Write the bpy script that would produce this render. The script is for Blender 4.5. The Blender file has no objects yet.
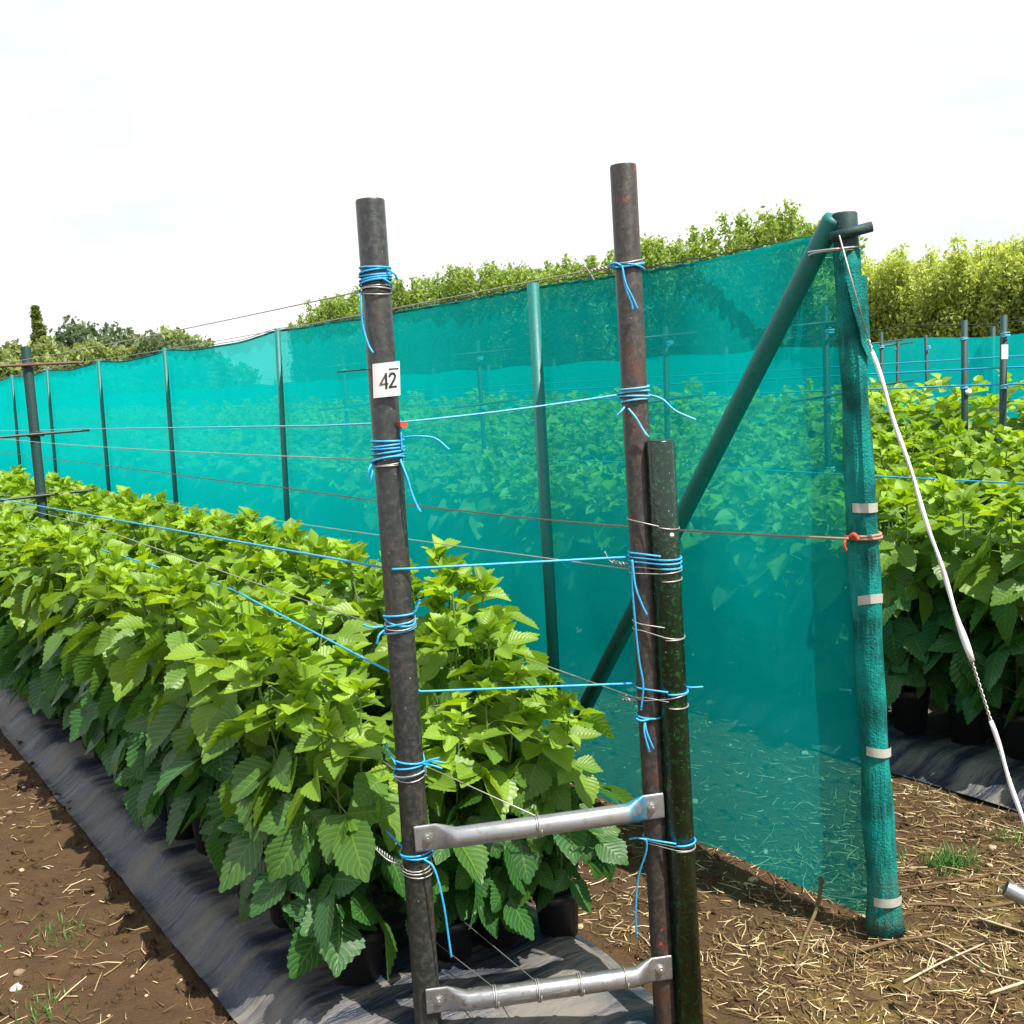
import bpy, math, random
import numpy as np
from mathutils import Vector, Matrix
PI = math.pi
R = math.radians
rng = np.random.default_rng(7)
random.seed(7)
scene = bpy.context.scene
C = bpy.data.collections.new("Scene"); scene.collection.children.link(C)

# ------------------------------------------------------------------ helpers
class MB:
    """collects verts / faces (+ uv per vert, float attributes per vert)"""
    def __init__(s): s.v=[]; s.f=[]; s.uv=[]; s.at={}
    def n(s): return len(s.v)
    def add(s, vs, fs, uv=None, **at):
        b=len(s.v)
        s.v.extend([tuple(float(c) for c in p) for p in vs]); s.f.extend([tuple(i+b for i in f) for f in fs])
        s.uv.extend(uv if uv is not None else [(0.,0.)]*len(vs))
        for k,val in at.items():
            a=s.at.setdefault(k,[0.]*b)
            if len(a)<b: a.extend([0.]*(b-len(a)))
            a.extend(val if hasattr(val,'__len__') else [val]*len(vs))
    def tube(s, path, r, seg=8, caps=True, r2=None, squash=None, **at):
        P=[np.array(p,float) for p in path]; n=len(P)
        rad=[r]*n if not hasattr(r,'__len__') else list(r)
        if r2 is not None: rad=list(np.linspace(r,r2,n))
        T=[]
        for i in range(n):
            t=P[min(i+1,n-1)]-P[max(i-1,0)]; T.append(t/(np.linalg.norm(t)+1e-9))
        ref=np.array([0,0,1.]) if abs(T[0][2])<.9 else np.array([1.,0,0])
        x=np.cross(ref,T[0]); x/=np.linalg.norm(x)
        vs=[]
        for i in range(n):
            x=x-T[i]*(x@T[i]); x/=np.linalg.norm(x)+1e-9; y=np.cross(T[i],x)
            for k in range(seg):
                a=2*PI*k/seg
                vs.append(P[i]+rad[i]*(x*math.cos(a)+y*math.sin(a)))
        fs=[(i*seg+k,i*seg+(k+1)%seg,(i+1)*seg+(k+1)%seg,(i+1)*seg+k) for i in range(n-1) for k in range(seg)]
        if caps: fs+= [tuple(range(seg))[::-1], tuple((n-1)*seg+k for k in range(seg))]
        s.add(vs,fs,**at)
    def box(s, c, d, rot=None):
        vs=[np.array([x*d[0]/2,y*d[1]/2,z*d[2]/2]) for x in(-1,1) for y in(-1,1) for z in(-1,1)]
        if rot is not None: vs=[np.array(rot@Vector(p)) for p in vs]
        s.add([p+np.array(c) for p in vs],[(0,1,3,2),(4,6,7,5),(0,4,5,1),(2,3,7,6),(0,2,6,4),(1,5,7,3)])
    def mesh(s, name, mat, smooth=True):
        return mk_mesh(name, np.array(s.v,dtype=np.float32), s.f, mat, smooth, s.uv, s.at)
    def build(s, name, mat, parent=None, smooth=True, label=None):
        o=bpy.data.objects.new(name, s.mesh(name,mat,smooth)); C.objects.link(o)
        if parent is not None:
            o.parent=parent; o.matrix_parent_inverse=Matrix.Translation(parent.location).inverted() if parent.type=='EMPTY' else Matrix()
            # vertices are written in world space: keep them there, with the origin of the parent
        if label: o['label']=label
        return o

def mk_mesh(name, v, f, mat, smooth=True, uv=None, at=None):
    me=bpy.data.meshes.new(name); me.from_pydata([tuple(p) for p in v.tolist()] if len(v)<400000 else v.tolist(),[],f)
    if uv is not None and len(uv)==len(v):
        l=me.uv_layers.new(name='UVMap'); idx=np.zeros(len(me.loops),dtype=np.int32); me.loops.foreach_get('vertex_index',idx)
        l.data.foreach_set('uv',np.array(uv,dtype=np.float32)[idx].ravel())
    for k,a in (at or {}).items():
        a=list(a)+[0.]*(len(v)-len(a))
        me.attributes.new(k,'FLOAT','POINT').data.foreach_set('value',np.array(a,dtype=np.float32))
    if smooth: me.polygons.foreach_set('use_smooth',[True]*len(me.polygons))
    if mat: me.materials.append(mat)
    me.update(); return me

def tag(o,label,cat,group=None):
    o['label']=label; o['category']=cat
    if group: o['group']=group
    return o
def thing(name,label,cat,loc=(0,0,0),group=None):
    o=bpy.data.objects.new(name,None); C.objects.link(o); o.location=loc; o.empty_display_size=.1
    return tag(o,label,cat,group)

def vnoise(x,y,seed=0):
    """smooth value noise, vectorised"""
    xi=np.floor(x).astype(np.int64); yi=np.floor(y).astype(np.int64); fx=x-xi; fy=y-yi
    fx=fx*fx*(3-2*fx); fy=fy*fy*(3-2*fy)
    def h(a,b):
        n=(a*374761393+b*668265263+seed*144269)&0x7fffffff
        n=((n^(n>>13))*1274126177)&0x7fffffff
        return ((n^(n>>16))&0xffff)/65535.
    return (h(xi,yi)*(1-fx)+h(xi+1,yi)*fx)*(1-fy)+(h(xi,yi+1)*(1-fx)+h(xi+1,yi+1)*fx)*fy
def fbm(x,y,seed=0,o=4):
    s=0;a=.5
    for k in range(o): s=s+a*vnoise(x*2**k,y*2**k,seed+k*17); a*=.5
    return s

# ------------------------------------------------------------------ materials
class NT:
    def __init__(s,name):
        s.m=bpy.data.materials.new(name); s.m.use_nodes=True; s.t=s.m.node_tree; s.t.nodes.clear()
        s.out=s.n('ShaderNodeOutputMaterial')
    def n(s,typ,**kw):
        nd=s.t.nodes.new(typ)
        for k,v in kw.items():
            if k[0]=='_': nd.inputs[k[1:].replace('_',' ')].default_value=v
            else: setattr(nd,k,v)
        return nd
    def l(s,a,b): s.t.links.new(a,b)
    def math(s,op,a,b=None,clamp=False):
        nd=s.n('ShaderNodeMath',operation=op,use_clamp=clamp)
        for i,x in enumerate((a,b)):
            if x is None: continue
            if isinstance(x,(int,float)): nd.inputs[i].default_value=x
            else: s.l(x,nd.inputs[i])
        return nd.outputs[0]
    def mix(s,f,a,b):
        nd=s.n('ShaderNodeMix',data_type='RGBA')
        for x,i in ((f,0),(a,6),(b,7)):
            if isinstance(x,(int,float)): nd.inputs[i].default_value=x
            elif isinstance(x,tuple): nd.inputs[i].default_value=(*x,1) if len(x)==3 else x
            else: s.l(x,nd.inputs[i])
        return nd.outputs[2]
    def noise(s,scale,detail=4,rough=.55,vec=None,stretch=None,coord='Object'):
        if vec is None: vec=s.n('ShaderNodeTexCoord').outputs[coord]
        if stretch:
            mp=s.n('ShaderNodeMapping'); mp.inputs['Scale'].default_value=stretch; s.l(vec,mp.inputs[0]); vec=mp.outputs[0]
        nd=s.n('ShaderNodeTexNoise'); nd.inputs['Scale'].default_value=scale; nd.inputs['Detail'].default_value=detail; nd.inputs['Roughness'].default_value=rough
        s.l(vec,nd.inputs['Vector']); return nd.outputs['Fac']
    def ramp(s,f,stops):
        nd=s.n('ShaderNodeValToRGB'); e=nd.color_ramp.elements
        while len(e)<len(stops): e.new(.5)
        for el,(p,c) in zip(e,stops): el.position=p; el.color=(*c,1) if len(c)==3 else c
        s.l(f,nd.inputs[0]); return nd.outputs[0]
    def sstep(s,f,a,b):
        nd=s.n('ShaderNodeMapRange',interpolation_type='SMOOTHSTEP'); nd.inputs[1].default_value=a; nd.inputs[2].default_value=b
        s.l(f,nd.inputs[0]); return nd.outputs[0]
    def bump(s,h,strength=.5,dist=.01):
        nd=s.n('ShaderNodeBump'); nd.inputs['Strength'].default_value=strength; nd.inputs['Distance'].default_value=dist; s.l(h,nd.inputs['Height']); return nd.outputs[0]
    def pbr(s,col,rough=.6,metal=0,normal=None,spec=.5):
        p=s.n('ShaderNodeBsdfPrincipled')
        for x,k in ((col,'Base Color'),(rough,'Roughness'),(metal,'Metallic'),(spec,'Specular IOR Level')):
            if isinstance(x,tuple): p.inputs[k].default_value=(*x,1)
            elif isinstance(x,(int,float)): p.inputs[k].default_value=x
            else: s.l(x,p.inputs[k])
        if normal is not None: s.l(normal,p.inputs['Normal'])
        return p
    def done(s,shader): s.l(shader.outputs[0] if hasattr(shader,'outputs') else shader,s.out.inputs[0]); return s.m

def m_simple(name,col,rough=.6,metal=0,var=.25,scale=30,spec=.5):
    t=NT(name); n=t.noise(scale)
    c=t.mix(n,tuple(x*(1-var) for x in col),tuple(min(1,x*(1+var)) for x in col))
    return t.done(t.pbr(c,rough,metal,t.bump(n,.2,.002),spec))

def m_pole(name,base,rust,amount,light=(.11,.10,.085),rough=.5,spec=.5):
    t=NT(name)
    n1=t.noise(9,6,.65); n2=t.noise(70,4,.6); n3=t.noise(18,5,.7,stretch=(1,1,.35))
    c=t.mix(t.sstep(n2,.4,.75),base,light)
    c=t.mix(t.math('MULTIPLY',t.sstep(n3,.5,.66),amount),c,rust)
    n4=t.noise(5,3,.7); n5=t.noise(40,4,.7)
    red=t.math('MULTIPLY',t.sstep(n4,.66,.71),t.sstep(n5,.52,.66))
    c=t.mix(t.math('MULTIPLY',red,min(1,amount*1.6)),c,(.42,.06,.02))
    c=t.mix(t.math('MULTIPLY',t.sstep(t.noise(150,2,.5),.70,.78),.6),c,(.30,.27,.22))
    return t.done(t.pbr(c,rough,.0,t.bump(n2,.35,.003),spec))

M={}
M['pole']=m_pole('weathered_steel',(.015,.019,.018),(.075,.042,.026),.55,light=(.05,.050,.042),rough=.36,spec=.6)
M['pole_rust']=m_pole('rusty_steel',(.028,.024,.021),(.10,.04,.025),.7,light=(.07,.06,.05),rough=.45)
M['pole_teal']=m_pole('teal_painted_post',(.003,.135,.12),(.010,.11,.10),.3,light=(.006,.16,.145))
M['pole_dark']=m_pole('dark_teal_post',(.004,.032,.032),(.01,.035,.033),.3,light=(.007,.05,.05),rough=.65)
t=NT('green_gloss_paint'); n=t.noise(90,3,.6); n2=t.noise(160,2,.5)
c=t.mix(t.sstep(n,.50,.72),(.002,.015,.006),(.010,.085,.018)); c=t.mix(t.sstep(n2,.72,.76),c,(.25,.4,.25))
M['green_pole']=t.done(t.pbr(c,.22,0,t.bump(n,.4,.003),.7))
t=NT('galvanised_steel'); n=t.noise(14,5,.6); n2=t.noise(60,3,.6)
c=t.mix(n,(.20,.20,.195),(.42,.43,.44)); c=t.mix(t.sstep(n2,.52,.72),c,(.20,.165,.12)); c=t.mix(t.sstep(t.noise(1,4,.6,stretch=(14,14,160)),.58,.66),c,(.52,.53,.55))
M['galv']=t.done(t.pbr(c,t.math('ADD',.26,t.math('MULTIPLY',n2,.3)),.8,t.bump(n2,.15,.002)))
t=NT('galvanised_steel_blue_paint'); n=t.noise(14,5,.6); tc=t.n('ShaderNodeTexCoord'); sx=t.n('ShaderNodeSeparateXYZ'); t.l(tc.outputs['Object'],sx.inputs[0])
n2=t.noise(55,4,.65); c=t.mix(n,(.22,.225,.235),(.46,.47,.49)); c=t.mix(t.math('MULTIPLY',t.sstep(n2,.52,.7),.7),c,(.24,.20,.15)); msk=t.math('MULTIPLY',t.math('MULTIPLY',t.sstep(sx.outputs[0],1.60,1.63),t.math('SUBTRACT',1,t.sstep(sx.outputs[0],1.66,1.69))),t.sstep(t.noise(30,4,.6),.35,.5))
c=t.mix(t.math('MULTIPLY',msk,.85),c,(.02,.28,.5))
M['galv_blue']=t.done(t.pbr(c,t.math('ADD',.25,t.math('MULTIPLY',n2,.3)),.7,t.bump(n,.1,.002)))
M['bolt']=m_simple('bolt_steel',(.55,.55,.55),.3,.9)
M['wire']=m_simple('galvanised_wire',(.42,.41,.38),.45,.6)
M['darkwire']=m_simple('dark_wire',(.05,.06,.055),.5,.3)
M['rustwire']=m_simple('rusty_wire',(.14,.075,.05),.7,.2,.4,60)
M['rope']=m_simple('brown_rope',(.30,.20,.14),.85,0,.4,90)
M['red']=m_simple('red_twine',(.6,.06,.03),.6)
M['twine']=m_simple('blue_polypropylene',(.035,.36,.74),.5,0,.55,160)
M['twine2']=m_simple('pale_blue_polypropylene',(.13,.46,.68),.5,0,.5,160)
M['strap']=m_simple('pale_tape',(.42,.42,.36),.5,0,.3,40)
M['white']=m_simple('white_plastic',(.78,.78,.78),.4,0,.06)
t=NT('white_sleeve'); n=t.noise(9,4,.6,stretch=(1,1,.5)); M['sleeve']=t.done(t.pbr(t.mix(t.sstep(n,.58,.72),(.80,.80,.82),(.62,.30,.33)),.35))
M['ink']=m_simple('black_ink',(.02,.02,.022),.5,0,.1)
M['ink2']=m_simple('faded_ink',(.10,.10,.11),.5,0,.3,200)
t=NT('pot_plastic'); M['pot']=t.done(t.pbr((.010,.010,.012),.45))
M['potsoil']=m_simple('potting_compost',(.02,.014,.01),.95)

# leaf
def m_leaf(name,old,young,trans=.35,vein=True,hue=.0):
    t=NT(name)
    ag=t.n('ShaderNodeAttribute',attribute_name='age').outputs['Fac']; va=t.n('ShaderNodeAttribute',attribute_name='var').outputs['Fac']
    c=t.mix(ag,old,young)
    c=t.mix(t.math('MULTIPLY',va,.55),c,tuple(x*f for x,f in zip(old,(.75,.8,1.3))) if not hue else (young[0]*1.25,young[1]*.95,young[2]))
    nrm=None
    if vein:
        uv=t.n('ShaderNodeUVMap').outputs[0]; sp=t.n('ShaderNodeSeparateXYZ'); t.l(uv,sp.inputs[0])
        au=t.math('ABSOLUTE',t.math('SUBTRACT',sp.outputs[0],.5))
        ph=t.math('SUBTRACT',sp.outputs[1],t.math('MULTIPLY',au,.55))
        w=t.math('PINGPONG',t.math('MULTIPLY',ph,8.5),.5)           # 0..0.5 saw across side veins
        side=t.math('SUBTRACT',1,t.sstep(w,.02,.11))
        mid=t.math('SUBTRACT',1,t.sstep(au,.008,.03))
        vn=t.math('MAXIMUM',side,mid)
        c=t.mix(t.math('MULTIPLY',vn,.13),c,tuple(min(1,x*1.9+.03) for x in young))
        nrm=t.bump(w,.35,.005)
    p=t.pbr(c,.42,0,nrm,.42)
    tr=t.n('ShaderNodeBsdfTranslucent'); 
    hs=t.n('ShaderNodeHueSaturation'); hs.inputs['Hue'].default_value=.485; hs.inputs['Saturation'].default_value=1.08; hs.inputs['Value'].default_value=1.9; t.l(c,hs.inputs['Color']); t.l(hs.outputs[0],tr.inputs[0])
    ms=t.n('ShaderNodeMixShader'); ms.inputs[0].default_value=trans; t.l(p.outputs[0],ms.inputs[1]); t.l(tr.outputs[0],ms.inputs[2])
    return t.done(ms)
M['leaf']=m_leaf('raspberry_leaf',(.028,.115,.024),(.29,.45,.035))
M['stem']=m_simple('green_cane',(.13,.20,.05),.55,0,.3,20)
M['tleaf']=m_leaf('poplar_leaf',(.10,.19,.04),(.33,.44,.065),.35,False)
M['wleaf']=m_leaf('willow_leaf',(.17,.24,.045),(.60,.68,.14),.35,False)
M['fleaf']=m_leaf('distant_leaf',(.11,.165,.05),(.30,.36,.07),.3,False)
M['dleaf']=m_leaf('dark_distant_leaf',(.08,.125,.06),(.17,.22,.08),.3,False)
M['bark']=m_simple('bark',(.10,.08,.06),.9,0,.4,8)
M['grass']=m_leaf('grass_blade',(.05,.14,.02),(.10,.22,.03),.3,False)

# net
def m_net(name,col,k,tint,dust=True,near=.44):
    t=NT(name)
    uvn=t.n('ShaderNodeTexCoord').outputs['Object']
    lines=t.noise(1,3,.6,vec=uvn,stretch=(1,2.2,260)); cross=t.noise(1,2,.5,vec=uvn,stretch=(1,330,14))
    blot=t.noise(2.2,4,.6,vec=uvn)
    weave=t.math('MULTIPLY',t.math('ADD',lines,cross),.5)
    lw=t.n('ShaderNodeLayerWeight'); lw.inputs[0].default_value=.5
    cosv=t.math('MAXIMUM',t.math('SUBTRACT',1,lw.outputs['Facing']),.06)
    kk=t.math('MULTIPLY',t.math('ADD',t.math('ADD',t.math('MULTIPLY',weave,1.0),.0),t.math('ADD',t.math('MULTIPLY',blot,.55),.2)),k)
    T=t.math('POWER',2.71828,t.math('MULTIPLY',t.math('DIVIDE',kk,cosv),-1))
    c=t.mix(t.sstep(cosv,.25,.72),col,tuple(x*near for x in col)); c=t.mix(t.sstep(weave,.35,.65),c,t.mix(.06,c,(0,.02,.02)))  # sheen put into the colour: darker seen head-on, brighter at a grazing view
    if dust:
        d=t.noise(45,5,.7,vec=uvn,stretch=(1,1,.6)); c=t.mix(t.math('MULTIPLY',t.sstep(d,.64,.78),.5),c,(.38,.60,.48))
    df=t.n('ShaderNodeBsdfDiffuse'); tl=t.n('ShaderNodeBsdfTranslucent'); t.l(c,df.inputs[0]); t.l(c,tl.inputs[0])
    nb=t.bump(weave,.25,.002); t.l(nb,df.inputs['Normal'])
    a=t.n('ShaderNodeMixShader'); a.inputs[0].default_value=.55; t.l(df.outputs[0],a.inputs[1]); t.l(tl.outputs[0],a.inputs[2])
    tp=t.n('ShaderNodeBsdfTransparent'); tp.inputs[0].default_value=(*tint,1)
    b=t.n('ShaderNodeMixShader'); t.l(T,b.inputs[0]); t.l(a.outputs[0],b.inputs[1]); t.l(tp.outputs[0],b.inputs[2])
    return t.done(b)
M['net']=m_net('teal_windbreak_net',(.002,.92,.90),.63,(.30,.90,.86))
M['net_far']=m_net('teal_windbreak_net_far',(.002,.86,.84),1.0,(.3,.95,.9),False,1.0)
t=NT('teal_net_wrap'); n=t.noise(1,3,.6,stretch=(60,60,7)); n2=t.noise(9,4,.6)
c=t.mix(t.sstep(n2,.3,.7),(.001,.065,.06),(.003,.24,.21)); c=t.mix(t.math('MULTIPLY',t.sstep(n,.5,.72),.5),c,(.02,.34,.30))  # crease shading put into the wrap colour: dark patches, paler upright streaks
sx=t.n('ShaderNodeSeparateXYZ'); t.l(t.n('ShaderNodeTexCoord').outputs['Object'],sx.inputs[0])
c=t.mix(t.math('MULTIPLY',t.math('SUBTRACT',1,t.sstep(sx.outputs[2],.03,.30)),t.math('MULTIPLY',t.sstep(t.noise(22,4,.65),.35,.6),.7)),c,(.07,.065,.04))
M['netwrap']=t.done(t.pbr(c,.75,0,t.bump(t.math('ADD',n,t.math('MULTIPLY',t.noise(160,2,.5),.4)),.9,.010),.2))

# soil
def m_soil():
    t=NT('field_soil'); tc=t.n('ShaderNodeTexCoord').outputs['Object']
    a=t.noise(1.1,5,.6,vec=tc); b=t.noise(14,6,.65,vec=tc); d=t.noise(90,4,.7,vec=tc)
    c=t.mix(b,(.040,.022,.011),(.108,.064,.032)); c=t.mix(t.math('MULTIPLY',t.sstep(d,.5,.8),.45),c,(.135,.088,.048))
    sx=t.n('ShaderNodeSeparateXYZ'); t.l(tc,sx.inputs[0])
    # moss / dry grass patches on the headland (low Y), and far field turning to grass
    head=t.math('MULTIPLY',t.math('SUBTRACT',1,t.sstep(sx.outputs[1],1.7,2.3)),t.sstep(sx.outputs[0],1.0,1.9))
    moss=t.math('MULTIPLY',t.sstep(t.noise(5,5,.65,vec=tc),.42,.62),t.math('ADD',t.math('MULTIPLY',head,.75),.12))
    c=t.mix(moss,c,t.mix(d,(.085,.068,.018),(.24,.17,.055)))
    far=t.sstep(sx.outputs[1],40,120); c=t.mix(far,c,t.mix(a,(.10,.13,.04),(.17,.17,.06)))
    h=t.math('ADD',b,t.math('MULTIPLY',d,.5))
    return t.done(t.pbr(c,.95,0,t.bump(h,.9,.02),.2))
M['soil']=m_soil()
t=NT('black_plastic_sheet'); tc=t.n('ShaderNodeTexCoord').outputs['Object']
s1=t.noise(1,5,.6,vec=tc,stretch=(1.6,9,3)); s2=t.noise(1,5,.65,vec=tc,stretch=(5,34,8)); pt=t.noise(2.3,4,.6,vec=tc)
d=t.math('MULTIPLY',t.sstep(s1,.40,.58),t.sstep(pt,.30,.55))
c=t.mix(s2,(.011,.016,.027),(.036,.048,.075)); c=t.mix(t.math('MULTIPLY',d,.75),c,(.20,.178,.15))
c=t.mix(t.math('MULTIPLY',t.sstep(t.noise(60,5,.7,vec=tc),.55,.75),.25),c,(.075,.072,.07))
M['plastic']=t.done(t.pbr(c,t.math('ADD',.36,t.math('MULTIPLY',d,.4)),0,t.bump(t.math('ADD',t.math('MULTIPLY',s2,.6),s1),.65,.05),.5))
def m_attr(name,cols,rough=.9):
    t=NT(name); va=t.n('ShaderNodeAttribute',attribute_name='var').outputs['Fac']
    return t.done(t.pbr(t.ramp(va,cols),rough,0,None,.25))
M['straw']=m_attr('dry_straw',[(0,(.09,.05,.025)),(.4,(.20,.125,.06)),(.72,(.50,.38,.19)),(1,(.76,.67,.46))])
M['twig']=m_simple('dry_twig',(.13,.080,.038),.9,0,.4,40)
M['paletwig']=m_simple('bleached_stalk',(.52,.42,.27),.85,0,.3,40)
M['stone']=m_attr('pebbles',[(0,(.22,.15,.10)),(.5,(.42,.31,.2)),(.8,(.55,.42,.27)),(1,(.72,.70,.66))],.85)

# ------------------------------------------------------------------ ground
def axis(a,b,step,lo,hi):
    core=list(np.arange(a,b,step)); s=step; x=a; L=[]
    while x>lo: s*=1.35; x-=s; L.append(x)
    s=step; x=core[-1]; Rr=[]
    while x<hi: s*=1.35; x+=s; Rr.append(x)
    return np.array(L[::-1]+core+Rr)
def grid_obj(name,xs,ys,zf,mat):
    X,Y=np.meshgrid(xs,ys); Z=zf(X,Y); n=len(xs); m=len(ys)
    v=np.stack([X,Y,Z],-1).reshape(-1,3).astype(np.float32)
    i=np.arange(n*m).reshape(m,n); f=np.stack([i[:-1,:-1],i[:-1,1:],i[1:,1:],i[1:,:-1]],-1).reshape(-1,4)
    o=bpy.data.objects.new(name,mk_mesh(name,v,f.tolist(),mat)); C.objects.link(o); return o
def soil_z(X,Y):
    near=np.exp(-np.maximum(0,np.hypot(X-1.5,Y-3)-4)/5)
    z=(fbm(X*2.2,Y*2.2,3)-.5)*.05+(fbm(X*14,Y*14,9)-.5)*.034
    return z*near-.004
g=grid_obj('ground',axis(-.6,4.2,.022,-1500,1500),axis(1.2,6.2,.026,-300,2500),soil_z,M['soil']); g['kind']='structure'
def gz(x,y): return float(soil_z(np.array([x]),np.array([y]))[0])

# ------------------------------------------------------------------ plastic sheets
def sheet(cx,half,y0,y1,label,nx=44,hgt=.085):
    u=np.linspace(-1,1,nx); ys=np.concatenate([np.arange(y0,min(y0+7,y1),.035),np.arange(y0+7,y1,.25)]) if y1>y0+7 else np.arange(y0,y1,.035)
    U,Y=np.meshgrid(u,ys)
    e=np.clip((1-np.abs(U))/.30,0,1); e=e*e*(3-2*e)
    end=np.clip((Y-y0)/.22,0,1); end=end*end*(3-2*end)
    corner=np.clip((Y-y0)/.45,0,1)**.5
    X=cx+U*half*(.80+.20*corner)*(1+.05*(fbm(Y*1.3,Y*0+3*np.sign(U),5)-.5)+.035*(fbm(Y*7,Y*0+3*np.sign(U),6)-.5))
    Z=hgt*e*end*(.9+.2*fbm(Y*1.5,U,8))-.006
    wr=(fbm(X*2.0+3,Y*8+X*2,21,3)-.5)*.078+(fbm(X*5,Y*26,22,2)-.5)*.016
    Z=Z+wr*np.clip(e*1.4,0,1)*np.clip(end,.2,1)+.014
    Y=Y+(fbm(X*3,Y*0,4)-.5)*.10*(1-end)
    v=np.stack([X,Y,Z],-1).reshape(-1,3).astype(np.float32); n=nx; m=len(ys)
    i=np.arange(n*m).reshape(m,n); f=np.stack([i[:-1,:-1],i[:-1,1:],i[1:,1:],i[1:,:-1]],-1).reshape(-1,4)
    o=bpy.data.objects.new('mulch_sheet',mk_mesh('mulch_sheet',v,f.tolist(),M['plastic'])); C.objects.link(o)
    return tag(o,label,'mulch sheet')
sheet(1.365,.485,1.98,60,'dusty black plastic sheet under the left bed of plants beside bare soil')
sheet(4.24,.62,.4,45,'black plastic sheet under the plants right of the green net fence')
sheet(6.55,.60,1.0,45,'black plastic sheet under the second bed beyond the net, mostly hidden by leaves',20)
sheet(8.75,.60,1.5,45,'black plastic sheet under the farthest bed in front of the far net',20)

# ------------------------------------------------------------------ raspberry plants
def leaflet(L,W,fold,droop,teeth=9,lob=.0,lp_=0.):
    rows=2*teeth+1; vs=[];uv=[]
    for i in range(rows):
        t=i/(rows-1); sh=(max(t,.0001)**.58)*((1-t)**1.05)/.346
        w=W/2*sh*(1+lob*math.sin(t*9.5+lp_)); y=t*L; te=1.0 if i%2 else .92; fw=.030*L if i%2 else -.0*L
        for q in (-1,-.5,0,.5,1):
            x=w*q*(te if abs(q)==1 else 1)
            z=abs(x)*fold-droop*L*t*t+(.010*W*(1 if i%2 else -1)*sh if abs(q)==.5 else 0)-(.10*W*sh*q*q*t)
            vs.append((x,y+(fw if abs(q)==1 else 0),z)); uv.append((.5+q*.5,t))
    fs=[(i*5+k,i*5+k+1,i*5+5+k+1,i*5+5+k) for i in range(rows-1) for k in range(4)]
    return np.array(vs),fs,uv
def leaflet_low(L,W,fold,droop):
    vs=[(0,0,0)];uv=[(.5,0)]
    for t,s in ((.35,1),(.68,.72)):
        for q in (-1,0,1): vs.append((q*W/2*s,t*L,abs(q)*W/2*s*fold-droop*L*t*t)); uv.append((.5+.5*q,t))
    vs.append((0,L,-droop*L)); uv.append((.5,1))
    fs=[(0,2,1),(0,3,2),(1,2,5,4),(2,3,6,5),(4,5,7),(5,6,7)]
    return np.array(vs),fs,uv
def frame(d,roll=0):
    d=d/np.linalg.norm(d); up=np.array([0,0,1.])
    if abs(d[2])>.95: up=np.array([math.cos(roll*3),math.sin(roll*3),0])
    x=np.cross(d,up); x/=np.linalg.norm(x); z=np.cross(x,d)
    c,s=math.cos(roll),math.sin(roll); x2=x*c+z*s; z2=z*c-x*s
    return np.stack([x2,d,z2],1)
def add_leaf(mb,P,d,L,age,r,low=False,nl=3):
    roll=r.normal(0,.42); Fm=frame(d,roll); X,Dv,N=Fm[:,0],Fm[:,1],Fm[:,2]; var=r.random()
    lf=leaflet_low if low else leaflet
    specs=[(0,L,.26*L)]
    if nl>=3: specs+=[(1.05,L*.80,0),(-1.05,L*.80,0)]
    for ang,l,off in specs:
        ang+=r.normal(0,.12)
        dd=Dv*math.cos(ang)+X*math.sin(ang); dd=dd+N*r.normal(-.12 if ang else 0,.14)
        G=frame(dd,0)
        # keep leaf plane of the parent leaf
        y=dd/np.linalg.norm(dd); x=np.cross(y,N); x/=np.linalg.norm(x); z=np.cross(x,y); G=np.stack([x,y,z],1)
        wd=l*r.uniform(.66,.94); fo=r.uniform(.0,.45)+.45*age; dr=r.uniform(-.02,.34)*(1-.5*age)
        v,f,uv=lf(l,wd,fo,dr) if low else lf(l,wd,fo,dr,9,r.uniform(.02,.15),r.uniform(0,6))
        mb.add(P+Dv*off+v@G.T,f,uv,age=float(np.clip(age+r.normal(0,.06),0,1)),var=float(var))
    if not low:
        mb.tube([P,P+Dv*.26*L],.0016,3,False)
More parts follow.
